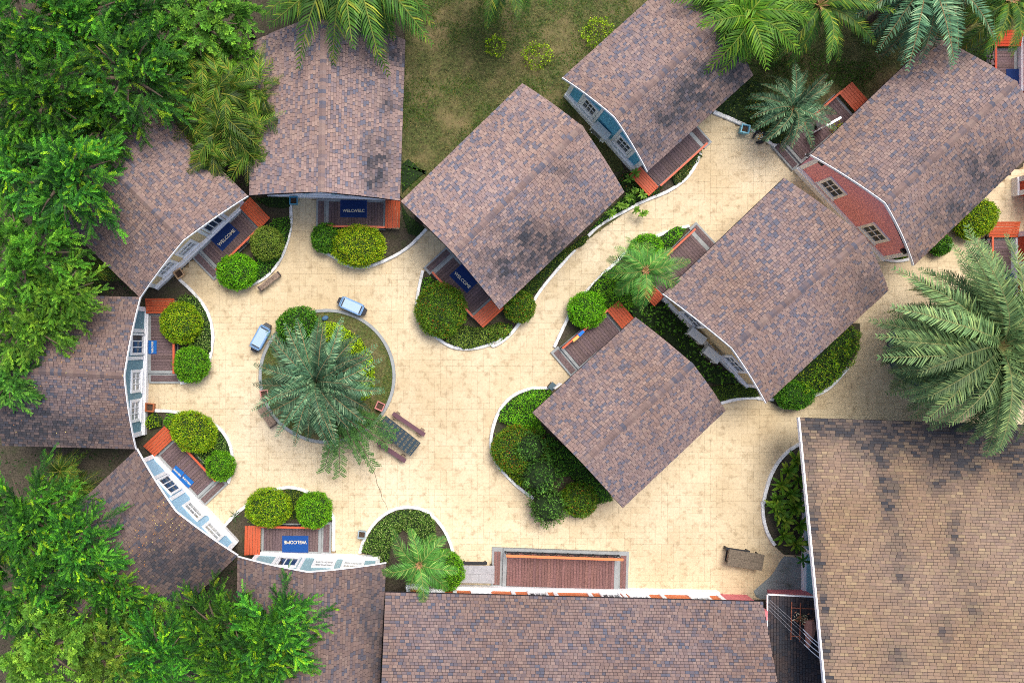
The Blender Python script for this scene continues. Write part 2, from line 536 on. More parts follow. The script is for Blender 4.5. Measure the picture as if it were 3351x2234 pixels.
def kerb(pts, label, m=M_KERB, w=0.16, h=0.15, closed=False, name='kerb'):
    q = [PP(p, h)[:2] for p in pts]
    # smooth
    for _ in range(2):
        r = []
        n = len(q)
        rng = range(n if closed else n - 1)
        if not closed: r.append(q[0])
        for i in rng:
            a, b = q[i], q[(i + 1) % n]
            r += [a * .75 + b * .25, a * .25 + b * .75]
        if not closed: r.append(q[-1])
        q = r
    n = len(q); vs = []; fs = []
    for i in range(n):
        a = q[i - 1] if (closed or i) else q[i]; b = q[(i + 1) % n] if (closed or i < n - 1) else q[i]
        t = b - a; t /= np.linalg.norm(t) + 1e-9; nrm = np.array([-t[1], t[0]])
        ww = w / 2 * (1 + random.uniform(-.06, .06)); hh = h + random.uniform(-.006, .006)
        for s, zz in ((-1, 0.0), (-1, hh * .85), (-.8, hh), (.8, hh), (1, hh * .85), (1, 0.0)):
            vs.append((q[i][0] + nrm[0] * ww * s, q[i][1] + nrm[1] * ww * s, zz))
    for i in range(n if closed else n - 1):
        j = (i + 1) % n
        for k in range(5): fs.append((i * 6 + k, i * 6 + k + 1, j * 6 + k + 1, j * 6 + k))
    if not closed:
        fs += [tuple(range(6))[::-1], tuple((n - 1) * 6 + k for k in range(6))]
    o = put(name, vs, fs, m)
    return tag(o, label, 'kerb', 'painted kerbs of the planting beds')


# beds: soil sheets and kerbs (traced)
Z8 = lambda *pts: [(380 + x / 2.489, 940 + y / 2.489) for x, y in pts]
bedB = T('m2', (385, 320), (400, 480), (370, 620), (310, 780), (220, 900), (40, 1003)) + T('m1', (1900, 990), (1860, 840), (1950, 770), (2240, 480), (2310, 430), (2150, 250), (2200, 200)) + T('m2', (230, 225), (385, 240))
bedA = T('m2', (600, 560), (600, 680), (755, 752), (820, 800), (900, 842), (1000, 850), (1100, 832), (1250, 770), (1400, 680), (1490, 590), (1555, 520), (1340, 290), (1325, 520), (830, 515), (640, 490))
bedJ = T('m2', (1525, 875), (1480, 1080), (1470, 1200), (1560, 1370), (1660, 1465), (1850, 1545), (2100, 1510), (2250, 1430)) + T('m3', (180, 1430), (260, 1330), (380, 1140), (500, 970), (740, 695), (930, 500), (1040, 430), (1275, 305), (1500, 215), (1690, 90), (1750, 10)) + T('t3', (1790, 1370), (1820, 1290), (1820, 1250), (1460, 1540)) + T('m3', (1350, 200)) + T('t3', (1200, 1450)) + T('m3', (1000, 50), (800, 250), (400, 700), (0, 1100)) + T('m2', (2180, 1210), (2030, 1340), (1950, 1280), (1600, 900))
bedK = T('m3', (1715, 495), (1480, 560), (1200, 690), (1090, 805), (960, 920), (850, 1040), (700, 1150), (680, 1275), (560, 1530), (600, 1560), (800, 1400), (1000, 1220), (1080, 1185), (1300, 1400)) + T('l3', (1720, 300), (1850, 450), (1985, 572), (2100, 540), (2340, 525), (2340, 440)) + T('m3', (2050, 1568), (1500, 1130), (1300, 980), (1510, 750), (1735, 545))
bedL = T('l3', (520, 445), (380, 440), (250, 480), (150, 550), (80, 650), (40, 760), (15, 880), (20, 980), (70, 1100), (150, 1190), (250, 1290), (370, 1380), (520, 1450), (900, 1440), (1060, 1400), (1000, 1250), (500, 700))
bedD = T('l1', (1240, 640), (1570, 655), (1700, 690), (1850, 760), (1930, 850), (1985, 980), (1970, 1180), (1900, 1220), (1850, 1230), (1600, 980), (1480, 900), (1420, 780), (1250, 945), (1320, 1030), (1250, 1060), (1100, 960), (1100, 800), (1240, 790))
bedC = T('m1', (1500, 930), (1640, 1050), (1750, 1180), (1800, 1300), (1820, 1450), (1815, 1568)) + T('l1', (1800, 180), (1700, 370), (1540, 400), (1500, 330), (1490, 50)) + T('m1', (1490, 1250), (1510, 1130), (1260, 1120), (1160, 1140), (1280, 960), (1390, 1005))
bedE = T('l2', (0, 1450), (100, 1370), (330, 1290), (450, 1300), (560, 1340), (700, 1440), (765, 1568)) + T('b2', (755, 200), (650, 230), (40, 220), (30, 460), (100, 520)) + T('b1', (2040, 480), (1990, 350), (1920, 225), (2100, 60))
bedP = T('b2', (985, 460), (1005, 380), (1060, 270), (1120, 190), (1210, 115), (1320, 70), (1430, 65), (1530, 85), (1620, 150), (1690, 230), (1740, 320), (1780, 430), (1800, 560), (1810, 740), (1370, 745), (1225, 790), (1210, 550), (1130, 550), (1130, 480))
bedG = T('l4', (440, 920), (370, 960), (300, 1020), (230, 1110), (180, 1220), (145, 1340), (125, 1450), (125, 1568)) + T('b4', (125, 150), (150, 260), (190, 340), (225, 400), (300, 470), (520, 480), (480, 0)) + T('l4', (460, 1000))
bedR = T('l4', (150, 540), (250, 600), (400, 620), (545, 510), (640, 480), (740, 400), (850, 270), (940, 110), (950, 0)) + T('m4', (950, 1330), (890, 1325), (600, 1500))
bedH = T('m4', (1085, 735), (1180, 780), (1280, 795), (1370, 775), (1330, 700))
for i, b in enumerate([bedB, bedA, bedJ, bedK, bedL, bedD, bedC, bedE, bedP, bedG, bedR, bedH]):
    sheet('planting_bed', b, 0.05 + 0.001 * i, M_SOIL)

kerb(T('m2', (393, 315), (400, 480), (370, 620), (310, 780), (220, 900), (140, 960), (40, 1003)) + T('m1', (2060, 1000)), 'white kerb curving round the bed of the tan cottage')
kerb(T('m2', (600, 560), (610, 690), (755, 752), (820, 800), (900, 842), (1000, 850), (1100, 832), (1250, 770), (1400, 680), (1490, 590), (1555, 520)), 'white kerb sweeping below the big yellow shrub at the top cottage')
kerb(T('m2', (1525, 875), (1505, 960), (1480, 1080), (1470, 1200), (1560, 1370), (1660, 1465), (1760, 1525), (1850, 1545), (1960, 1545), (2100, 1510), (2250, 1430)) + T('m3', (0, 1535), (90, 1500), (180, 1430), (260, 1330), (380, 1140), (430, 1060), (500, 970), (600, 850), (740, 695)), 'long white kerb along the lower right side of the widest cottage roof')
kerb(T('m3', (850, 580), (930, 500), (1040, 430), (1210, 345), (1275, 305), (1400, 250), (1500, 215), (1600, 160), (1690, 90), (1750, 10)) + T('t3', (1790, 1370), (1815, 1300)), 'white kerb curving up beside the sky blue cottage terrace')
kerb(T('m3', (1715, 493), (1640, 512), (1480, 560), (1200, 690), (1090, 805), (960, 920), (850, 1040), (720, 1170), (680, 1275), (620, 1400), (560, 1530)), 'white kerb broken by hedge growth under the bright foxtail palm')
kerb(T('l3', (1985, 572), (2100, 540), (2200, 527), (2340, 525)) + T('l4', (60, 530), (215, 540)), 'short white kerb below the cream cottage corner')
kerb(T('l4', (545, 510), (640, 480), (740, 400), (850, 270)), 'short white kerb right of the cream cottage hedge')
kerb(T('l3', (520, 445), (380, 440), (250, 480), (150, 550), (80, 650), (40, 760), (15, 880), (20, 980), (70, 1100), (150, 1190), (250, 1290), (370, 1380), (500, 1440), (700, 1450), (900, 1440)), 'white kerb of the large half round hedge bed in the middle')
kerb(T('l1', (1320, 635), (1450, 640), (1570, 660), (1700, 690), (1850, 760), (1930, 850), (1975, 950), (1985, 1050), (1970, 1180), (1950, 1255)), 'white kerb round the bed of the lower left blue cottage')
kerb(T('m1', (1530, 950), (1640, 1050), (1750, 1180), (1800, 1300), (1822, 1450)) + T('l1', (1812, 60), (1795, 200), (1700, 370), (1540, 402)), 'white kerb round the bed of the far left blue cottage')
kerb(T('b1', (1920, 225), (1960, 180), (2040, 100), (2105, 55)) + T('l2', (20, 1450), (100, 1370), (330, 1288), (450, 1298), (560, 1340), (700, 1440), (765, 1560)) + T('b2', (762, 200), (762, 440)), 'white kerb arching above the bottom left cottage terrace')
kerb(T('b2', (985, 460), (1005, 380), (1060, 270), (1120, 190), (1210, 115), (1320, 70), (1430, 65), (1530, 85), (1620, 150), (1690, 230), (1740, 320), (1780, 430), (1800, 560), (1810, 740)), 'white kerb arching round the bottom palm bed')
kerb(T('l4', (440, 920), (370, 960), (300, 1020), (230, 1110), (180, 1220), (145, 1340), (125, 1450)) + T('b4', (120, 0), (125, 150), (150, 260), (190, 340), (225, 390)), 'white kerb round the broad leaved plants beside the big tan roof')
kerb(T('m4', (1085, 735), (1120, 765), (1180, 785), (1280, 797), (1370, 778)), 'small white kerb at the foot of the pink cottage')
kerb(T('t3', (1925, 955), (2060, 1010), (2150, 1050), (2250, 1095)) + T('t4', (30, 1100), (130, 1170), (230, 1250)), 'straight white kerb between blue planter and pink cottage steps', w=0.2)
RB = (1070, 1231)
kerb([(RB[0] + 221 * math.cos(a), RB[1] + 217 * math.sin(a)) for a in np.linspace(0, 2 * math.pi, 24, endpoint=False)], 'grey concrete ring kerb round the central palm', M_CONC, 0.17, 0.16, True)
sheet('round_bed', [(RB[0] + 216 * math.cos(a), RB[1] + 212 * math.sin(a)) for a in np.linspace(0, 2 * math.pi, 40, endpoint=False)], 0.10, mat('round_bed_lawn', (0.06, 0.08, 0.02), 0.95, grain=0.5, gscale=9, blotch=0.8, bscale=1.0, blotch_col=(0.20, 0.15, 0.085), bump=0.4))  # ground of the round bed, slightly greener than the dry lawn
RB2 = (3038, 1140)
kerb([(RB2[0] + 122 * math.cos(a), RB2[1] + 122 * math.sin(a)) for a in np.linspace(0, 2 * math.pi, 20, endpoint=False)], 'dark ring kerb under the huge palm on the right', mat('dark_concrete', (0.09, 0.11, 0.13), .85), 0.2, 0.3, True)
sheet('round_bed', [(RB2[0] + 118 * math.cos(a), RB2[1] + 118 * math.sin(a)) for a in np.linspace(0, 2 * math.pi, 30, endpoint=False)], 0.12, M_SOIL)
sheet('concrete_apron', T('b4', (40, 780), (110, 720), (190, 650), (230, 590), (270, 520), (300, 485), (470, 500), (470, 850), (100, 850), (60, 830)), 0.035, mat('stained_concrete', (0.20, 0.23, 0.23), 0.85, grain=0.2, gscale=20, blotch=0.9, bscale=1.6, blotch_col=(0.09, 0.105, 0.085), bump=0.1))


# grass blades on the lawns
def grass(pts, z, n, label, cols, wts, L=0.13):
    poly = wpoly(pts, z)
    xs = np.array([q[0] for q in poly]); ys = np.array([q[1] for q in poly])
    x = RNG.uniform(xs.min(), xs.max(), n); y = RNG.uniform(ys.min(), ys.max(), n)
    k = inpoly(x, y, poly); x, y = x[k], y[k]
    g = np.array([ns(a * .55, b * .55, 8.3) + .6 * ns(a * 1.7, b * 1.7, 2.2) for a, b in zip(x, y)])
    k = RNG.uniform(-.9, .9, len(x)) < g + .35
    x, y, g = x[k], y[k], g[k]; n = len(x)
    d = RNG.normal(size=(n, 3)) * (1, 1, .3) + (0, 0, .5)
    v, f = leafquads(np.stack([x, y, np.full(n, z)], 1), d, np.tile([0, 0, 1.], (n, 1)), RNG.uniform(.6, 1.4, n) * L, np.full(n, .022), 0)
    t = tints(n, cols, wts)
    m = g < 0.0
    t[m] = t[m] * .4 + np.array([.15, .115, .05]) * RNG.uniform(.6, 1.3, (m.sum(), 1))
    tag(put('grass', v, f, M_LEAF, tint=t), label, 'grass', None, 'stuff')


GC = [(0.030, 0.085, 0.010), (0.06, 0.105, 0.014), (0.14, 0.125, 0.04)]
grass(LAWN, 0.045, 150000, 'patchy dry grass of the lawn between the upper cottages', GC, (.5, .3, .2))
grass([(RB[0] + 212 * math.cos(a), RB[1] + 208 * math.sin(a)) for a in np.linspace(0, 2 * math.pi, 30)], 0.10, 26000, 'short brownish grass inside the central round bed', GC, (.3, .35, .35), 0.08)

# ---------------------------------------------------------------- roofs
PAL = np.array((1.32, 1.30, 1.29)) * np.array([(0.190, 0.134, 0.116), (0.165, 0.117, 0.105), (0.212, 0.154, 0.130), (0.140, 0.108, 0.108), (0.110, 0.094, 0.105), (0.092, 0.092, 0.115), (0.180, 0.135, 0.122)])
PALW = np.array((.25, .2, .15, .14, .09, .09, .08))
PALT = np.array((.88, .85, .79)) * np.array([(0.27, 0.19, 0.135), (0.24, 0.165, 0.122), (0.30, 0.225, 0.145), (0.215, 0.15, 0.122), (0.26, 0.195, 0.13), (0.19, 0.14, 0.108), (0.35, 0.27, 0.165)])
PALT = PALT * .62 + PALT.mean(0) * .38
PALTW = np.array((.28, .22, .12, .14, .12, .08, .04))

W_ = 0.5
SHV = np.array([(-.5, 0, -.5), (.5, 0, -.5), (.5, 1, -.5), (-.5, 1, -.5), (-.5, 0, .5), (.5, 0, .5), (.5, 1, -.2), (-.5, 1, -.2)])
unit_shingle = mesh('shingle', SHV, BOXF, M_SH_O)
capv = [(-.5, -1, -.25), (-.5, 0, .0), (-.5, 1, -.25), (.5, -1, -.2), (.5, 0, .06), (.5, 1, -.2), (.5, -1, -.3), (.5, 1, -.3)]
unit_cap = mesh('ridge_cap', capv, [(0, 3, 4, 1), (1, 4, 5, 2), (3, 6, 7, 5, 4)], M_SH_O)


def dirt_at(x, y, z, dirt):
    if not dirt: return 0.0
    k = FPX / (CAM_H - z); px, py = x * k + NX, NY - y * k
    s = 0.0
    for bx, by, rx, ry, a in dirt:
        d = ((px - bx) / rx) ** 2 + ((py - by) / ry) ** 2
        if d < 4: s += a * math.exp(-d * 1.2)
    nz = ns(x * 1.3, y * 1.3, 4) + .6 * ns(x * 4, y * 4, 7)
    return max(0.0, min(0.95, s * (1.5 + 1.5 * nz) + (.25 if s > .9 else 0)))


def slope(roof, a, b, c, d, pal=PAL, pw=PALW, bulge=0.10, course=0.134, single=150, dirt=None, dark=1.0, tab=(0.15, 0.24), uniform=False, seed=0):
    """a,b eave ends; d,c ridge ends above a,b. Lays shingles; returns the surface function"""
    rnd = random.Random(seed)
    a, b, c, d = [np.asarray(q, float) for q in (a, b, c, d)]

    def S(u, v):
        q = (a * (1 - u) + b * u) * (1 - v) + (d * (1 - u) + c * u) * v
        return q + np.array([0, 0, bulge * 4 * v * (1 - v)])
    lu = np.linalg.norm(b - a); lv = np.linalg.norm((d + c) / 2 - (a + b) / 2)
    n = max(2, int(lv / course))
    rows = []
    for r in range(n):
        v0, v1 = (r + .125) / n, min(1.0, (r + 1.02) / n)  # lower gap bares near-black underlay, standing in for the course shadow line
        u = -rnd.uniform(0, .03)
        while u < 1:
            w = (0.32 if uniform and rnd.random() < .5 else rnd.uniform(*tab)) / lu
            u0, u1 = max(0, u), min(1, u + w)
            if 1 - u1 < .01: u1 = 1
            if u1 > u0 + .004:
                rows.append((u0, u1, v0, v1))
            u += w
            if u1 >= 1: break
    idx = sorted(range(len(rows)), key=lambda i: -(rows[i][1] - rows[i][0]) + rnd.uniform(0, .004))
    pick = set(idx[:single])
    vs, fs, cs = [], [], []
    R0 = ROOT[roof]
    bigm = Matrix.Identity(4)
    for i, (u0, u1, v0, v1) in enumerate(rows):
        k = rnd.choices(range(len(pal)), pw)[0]
        pA, pB = S(u0, v0), S(u1, v0); pC, pD = S(u1, v1), S(u0, v1)
        mid = (pA + pB) / 2
        base = pal[k] * (1 + rnd.uniform(-.09, .09)) * dark
        big = ns(mid[0] * .35, mid[1] * .35, 6.6)
        base = base * (1 + .10 * big) + np.array((-.012, 0, .012)) * big
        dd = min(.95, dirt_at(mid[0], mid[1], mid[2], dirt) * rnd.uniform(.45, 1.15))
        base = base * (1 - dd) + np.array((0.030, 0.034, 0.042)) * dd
        X = pB - pA; L = np.linalg.norm(X); X /= L
        Y = pD - pA; Y -= X * np.dot(X, Y); H = np.linalg.norm(Y); Y /= H
        Z = np.cross(X, Y)
        if Z[2] < 0: Z = -Z
        th = 0.020 + (0.022 if rnd.random() < .4 else 0) + rnd.uniform(0, .005)
        gap = 0.015
        if i in pick:
            o = bpy.data.objects.new('shingle', unit_shingle)
            m = Matrix(((X[0] * (L - gap), Y[0] * H, Z[0] * th, mid[0] - R0[0]), (X[1] * (L - gap), Y[1] * H, Z[1] * th, mid[1] - R0[1]),
                        (X[2] * (L - gap), Y[2] * H, Z[2] * th, mid[2] - R0[2]), (0, 0, 0, 1)))
            COL.objects.link(o); o.parent = roof; o.matrix_basis = m; o.color = (*base, 1)
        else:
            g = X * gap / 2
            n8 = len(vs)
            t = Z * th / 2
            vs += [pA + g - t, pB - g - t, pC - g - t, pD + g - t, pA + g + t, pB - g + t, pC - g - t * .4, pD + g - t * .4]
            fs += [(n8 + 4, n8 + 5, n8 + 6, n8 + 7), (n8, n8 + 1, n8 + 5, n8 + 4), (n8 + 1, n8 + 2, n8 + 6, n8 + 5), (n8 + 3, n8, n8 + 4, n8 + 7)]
            cs += [base, base * .6, base * .8, base * .8]  # butt and side faces darkened in the tint, edge shade as colour
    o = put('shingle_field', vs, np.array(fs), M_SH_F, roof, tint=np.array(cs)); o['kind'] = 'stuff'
    # underlay
    nu, nv = 2, 8
    vs = [S(i / nu, j / nv) - (0, 0, .014) for j in range(nv + 1) for i in range(nu + 1)]
    nv0 = len(vs)
    vs += [q - (0, 0, .09) for q in vs]
    fs = []
    for j in range(nv):
        for i in range(nu):
            q = j * (nu + 1) + i; fs += [(q, q + 1, q + nu + 2, q + nu + 1), (nv0 + q, nv0 + q + nu + 1, nv0 + q + nu + 2, nv0 + q + 1)]
    fs += [(i, nv0 + i, nv0 + i + 1, i + 1) for i in range(nu)]
    for j in range(nv):
        for e in (0, nu):
            q = j * (nu + 1) + e; w = q + nu + 1; fs.append((q, w, w + nv0, q + nv0))
    put('underlay', vs, fs, M_UNDER, roof)
    return S


def gable_roof(root, FL, FR, BR, BL, R0, R1, ze=2.8, zr=4.7, dirt=None, barge=True, dark=1.0, seed=0, bulge=0.16, fascia=False):
    """picture points: FL,FR front eave corners; BR,BL back; R0,R1 ridge front/back"""
    fl, fr, br, bl = [PP(p, ze) for p in (FL, FR, BR, BL)]
    r0, r1 = PP(R0, zr), PP(R1, zr)
    roof = link('roof', mesh('roof_deck', [fl - ROOT[root] - (0, 0, .13), fr - ROOT[root] - (0, 0, .13), br - ROOT[root] - (0, 0, .13), bl - ROOT[root] - (0, 0, .13), r0 - ROOT[root] - (0, 0, .12), r1 - ROOT[root] - (0, 0, .12)],
                             [(0, 4, 5, 3), (1, 2, 5, 4)], M_UNDER), root)
    S1 = slope(roof, fl, bl, r1, r0, dirt=dirt, dark=dark, seed=seed, bulge=bulge)
    S2 = slope(roof, br, fr, r0, r1, dirt=dirt, dark=dark, seed=seed + 1, bulge=bulge)
    # ridge caps
    L = np.linalg.norm(r1 - r0); n = int(L / .17); X = (r1 - r0) / L
    Y = np.cross((0, 0, 1), X); rnd = random.Random(seed)
    for i in range(n):
        q = r0 + X * (i + .5) * L / n + (0, 0, .045) - ROOT[root]
        o = bpy.data.objects.new('ridge_cap', unit_cap)
        o.matrix_basis = Matrix(((X[0] * .165, Y[0] * .15, 0, q[0]), (X[1] * .165, Y[1] * .15, 0, q[1]), (X[2] * .165, 0, .3, q[2]), (0, 0, 0, 1)))
        COL.objects.link(o); o.parent = roof
        c = PAL[rnd.choices(range(7), PALW)[0]] * dark * .86 * (1 + rnd.uniform(-.1, .1)); o.color = (*c, 1)
    if barge:
        # white barge boards following the front verges
        for S, flip in ((S1, False), (S2, True)):
            out = (fl + fr) / 2 - (bl + br) / 2; out[2] = 0; out /= np.linalg.norm(out)
            vs = []; fs = []
            K = 8
            for j in range(K + 1):
                q = S(1.0 if flip else 0.0, j / K)
                for dz in (-.15, .012):
                    vs += [q + out * .012 + (0, 0, dz), q + out * .042 + (0, 0, dz)]
            for j in range(K):
                p = j * 4
                fs += [(p, p + 1, p + 5, p + 4), (p + 2, p + 6, p + 7, p + 3), (p, p + 4, p + 6, p + 2), (p + 1, p + 3, p + 7, p + 5)]
            fs += [(0, 2, 3, 1), (K * 4, K * 4 + 1, K * 4 + 3, K * 4 + 2)]
            put('barge_board', vs, fs, M_WHITE, root)
    return roof, (fl, fr, br, bl, r0, r1)


def house_walls(root, geo, front_t, side=0.45, back=0.5, wm=None):
    """walls set in from the eaves; front_t = front overhang in metres"""
    fl, fr, br, bl, r0, r1 = geo
    ax = ((bl - fl) + (br - fr)); ax[2] = 0; ax /= np.linalg.norm(ax)
    cx = fr - fl; cx[2] = 0; wd = np.linalg.norm(cx); cx /= wd
    ze, zr = fl[2], r0[2]
    sl = (zr - ze) / (wd / 2)
    a = fl + ax * front_t + cx * side; b = fr + ax * front_t - cx * side
    c = br - ax * back - cx * side; d = bl - ax * back + cx * side
    zt = ze - .16 + sl * side
    m = (a + b) / 2; m2 = (c + d) / 2
    zm = zr - .18
    vs = []
    for q in (a, b, c, d): vs.append((q[0], q[1], 0.0))
    for q in (a, b, c, d): vs.append((q[0], q[1], zt))
    vs += [(m[0], m[1], zm), (m2[0], m2[1], zm)]
    fs = [(0, 1, 5, 8, 4), (1, 2, 6, 5), (2, 3, 7, 9, 6), (3, 0, 4, 7)]
    put('wall', vs, fs, wm, root)
    return a, b


def window(root, fr, x0, x1, z0, z1, panes=3, curtain=False, rows=2, fw=0.14):
    """window in frame fr (x along wall, y outward)"""
    m = MB()
    m.box(fr, x0, x1, .0, .07, z0, z0 + fw); m.box(fr, x0, x1, .0, .07, z1 - fw, z1)
    m.box(fr, x0, x0 + fw, .0, .068, z0 + fw, z1 - fw); m.box(fr, x1 - fw, x1, .0, .068, z0 + fw, z1 - fw)
    m.box(fr, x0 - .05, x1 + .05, .071, .13, z0 - .03, z0 + .03)
    w = m.build('window', M_WHITE, root)
    g = MB(); bw = .035
    ix0, ix1, iz0, iz1 = x0 + fw, x1 - fw, z0 + fw, z1 - fw
    for i in range(1, panes):
        xx = ix0 + (ix1 - ix0) * i / panes; g.box(fr, xx - bw / 2, xx + bw / 2, .012, .045, iz0, iz1)
    for j in range(1, rows):
        zz = iz0 + (iz1 - iz0) * j / rows; g.box(fr, ix0, ix1, .012, .043, zz - bw / 2, zz + bw / 2)
    g.build('glazing_bars', M_WHITE, w)
    for i in range(panes):
        p = MB(); a = ix0 + (ix1 - ix0) * i / panes; b = ix0 + (ix1 - ix0) * (i + 1) / panes
        p.box(fr, a, b, .0, .012, iz0, iz1); p.build('pane', M_CURT if curtain else M_GLASS, w)


def door(root, fr, x0, x1, z0, z1):
    m = MB(); f = .09
    m.box(fr, x0, x1, 0, .08, z1 - f, z1); m.box(fr, x0, x0 + f, 0, .078, z0, z1 - f); m.box(fr, x1 - f, x1, 0, .078, z0, z1 - f)
    m.box(fr, x0 + f, x1 - f, 0, .03, z0, z0 + .45)
    d = m.build('door', M_WHITE, root)
    for i in range(3):
        p = MB(); a = x0 + f + (x1 - x0 - 2 * f) * i / 3; b = x0 + f + (x1 - x0 - 2 * f) * (i + 1) / 3
        p.box(fr, a + .02, b - .02, 0, .02, z0 + .48, z1 - f - .04); p.build('pane', M_GLASS, d)
    g = MB()
    for i in range(4):
        a = x0 + f + (x1 - x0 - 2 * f) * i / 3; g.box(fr, a - .025, a + .025, .0, .045, z0 + .45, z1 - f)
    g.box(fr, x0 + f, x1 - f, 0, .046, z1 - f - .05, z1 - f + .0)
    g.build('glazing_bars', M_WHITE, d)
    h = MB(); h.bar(fr(x0 + f + .05, .05, z0 + 1.0), fr(x0 + f + .05, .12, z0 + 1.0), .03); h.bar(fr(x0 + f + .02, .12, z0 + 1.0), fr(x0 + f + .16, .12, z0 + 1.0), .03)
    h.build('handle', M_BLACK, d)


GR_T, GR_R, GR_S = 'plank terraces in front of the cottages', 'orange topped railings of the terraces', 'orange slatted benches at the terrace ends'


def planks(root, fr, x0, x1, y0, y1, z, along='y', w=0.145, base=(0.115, 0.078, 0.078)):
    """individual deck planks in frame coordinates"""
    n = max(1, int(round(((x1 - x0) if along == 'y' else (y1 - y0)) / w)))
    for i in range(n):
        if along == 'y':
            a, b = x0 + (x1 - x0) * i / n, x0 + (x1 - x0) * (i + 1) / n; c, d = y0, y1
        else:
            c, d = y0 + (y1 - y0) * i / n, y0 + (y1 - y0) * (i + 1) / n; a, b = x0, x1
        k = .006
        ce = fr((a + b) / 2, (c + d) / 2, z) - ROOT[root]
        X, Y = fr.x * (b - a - (2 * k if along == 'y' else 0)), fr.y * (d - c - (2 * k if along == 'x' else 0))
        o = bpy.data.objects.new('plank', unit_plank)
        COL.objects.link(o); o.parent = root
        o.matrix_basis = Matrix(((X[0], Y[0], 0, ce[0]), (X[1], Y[1], 0, ce[1]), (0, 0, .02, ce[2] + random.uniform(-.001, .001)), (0, 0, 0, 1)))
        s = 1 + random.uniform(-.16, .16); o.color = (base[0] * s, base[1] * s, base[2] * s * random.uniform(.95, 1.08), 1)


unit_plank = mesh('plank', UNIT_V, BOXF, M_PLANK)


def terrace(W0, xdir, ydir, who, length=3.0, depth=1.5, bench=True, rail=True, step=True, steplen=.5, rail_from=0.0, gap_len=None, basecol=(0.115, 0.078, 0.078), slat_mat=None):
    """W0: picture point of the wall line at the bench end; xdir/ydir: picture directions along wall / outward"""
    o = PP(W0, .2); o[2] = 0
    fr = frame(o, (xdir[0], -xdir[1]), (ydir[0], -ydir[1]))
    t = thing('terrace', fr(length / 2, depth / 2, 0), 'dark plank terrace with grey concrete border ' + who, 'terrace', GR_T)
    m = MB(); m.box(fr, 0, length, 0.0, depth, 0, .25); m.build('border', M_CONC, t)
    m = MB(); m.box(fr, .12, length - .14, .14, depth - .1, .25, .256); m.build('plank_bed', M_PLANKD, t)
    planks(t, fr, .13, length - .15, .15, depth - .11, .268, base=basecol)
    if step:
        m = MB(); m.box(fr, length + .003, length + steplen, 0.0, depth + .1, 0, .14); m.build('step', M_CONC, t)
        planks(t, fr, length + .1, length + steplen - .09, .1, depth - .02, .152, w=.13, base=basecol)
    if rail:
        r = thing('railing', fr(length / 2, depth - .05, .25), 'orange topped black cross braced railing ' + who, 'railing', GR_R)
        z0, z1 = .27, .80
        m = MB(); m.box(fr, rail_from, length, depth - .10, depth, z1, z1 + .045); m.build('top_rail', slat_mat or M_ORANGE, r)
        m = MB(); y = depth - .05
        m.bar(fr(rail_from, y, z0 + .05), fr(length, y, z0 + .05), .04)
        n = max(2, int(round((length - rail_from) / .9)))
        for i in range(n + 1):
            x = rail_from + .02 + (length - rail_from - .04) * i / n
            m.bar(fr(x, y, z0), fr(x, y, z1), .04)
        m.build('posts', M_BLACK, r)
        m = MB()
        for i in range(n):
            a = rail_from + (length - rail_from) * i / n; b = rail_from + (length - rail_from) * (i + 1) / n
            m.bar(fr(a, y, z0 + .07), fr(b, y, z1), .028); m.bar(fr(a, y + .03, z1), fr(b, y + .03, z0 + .07), .028)
        m.build('cross_brace', M_BLACK, r)
    if bench:
        s = thing('slatted_bench', fr(-.36, depth / 2, 0), 'orange slatted bench with black struts ' + who, 'bench', GR_S)
        nb = 6
        for i in range(nb):
            m = MB(); a = -.74 + .76 * i / nb; b = a + .76 / nb - .016
            za, zb = .72 - .17 * i / nb, .72 - .17 * (i + 1) / nb
            if i == 0: za += .02
            q = lambda x, y, z: fr(x, y, z)
            y0, y1 = .0, depth - .05
            m.hexa([q(a, y0, za - .03), q(b, y0, zb - .03), q(b, y1, zb - .03), q(a, y1, za - .03)], [q(a, y0, za), q(b, y0, zb), q(b, y1, zb), q(a, y1, za)])
            m.build('slat', slat_mat or M_ORANGE, s)
        for yy in (.12, depth - .18):
            m = MB(); m.bar(fr(-.72, yy, .66), fr(0.0, yy, .50), .05); m.bar(fr(-.70, yy, .62), fr(-.05, yy, .10), .05); m.bar(fr(-.02, yy, .5), fr(-.02, yy, .0), .05); m.build('strut', M_BLACK, s)
    return fr


# lettering
_curve = None


def lettering(text, size, parent, origin, xd, yd, m=M_TEXT, z=0.0, name='lettering', sx=1.0):
    cu = bpy.data.curves.new(name, 'FONT'); cu.body = text; cu.size = size; cu.align_x = 'CENTER'; cu.align_y = 'CENTER'; cu.extrude = 0.002; cu.offset = 0.004
    cu.resolution_u = 3
    tmp = bpy.data.objects.new('tmp', cu); COL.objects.link(tmp)
    dg = bpy.context.evaluated_depsgraph_get(); dg.update()
    me = bpy.data.meshes.new_from_object(tmp.evaluated_get(dg)); bpy.data.objects.remove(tmp); bpy.data.curves.remove(cu)
    me.materials.clear(); me.materials.append(m); me.name = name
    x = np.array([xd[0], xd[1], 0.]); x /= np.linalg.norm(x); y = np.array([yd[0], yd[1], 0.]); y -= x * np.dot(x, y); y /= np.linalg.norm(y)
    o = np.asarray(origin, float) - ROOT[parent]; zz = np.cross(x, y)
    return link(name, me, parent, Matrix(((x[0] * sx, y[0], 0, o[0]), (x[1] * sx, y[1], 0, o[1]), (0, 0, zz[2], o[2]), (0, 0, 0, 1))))


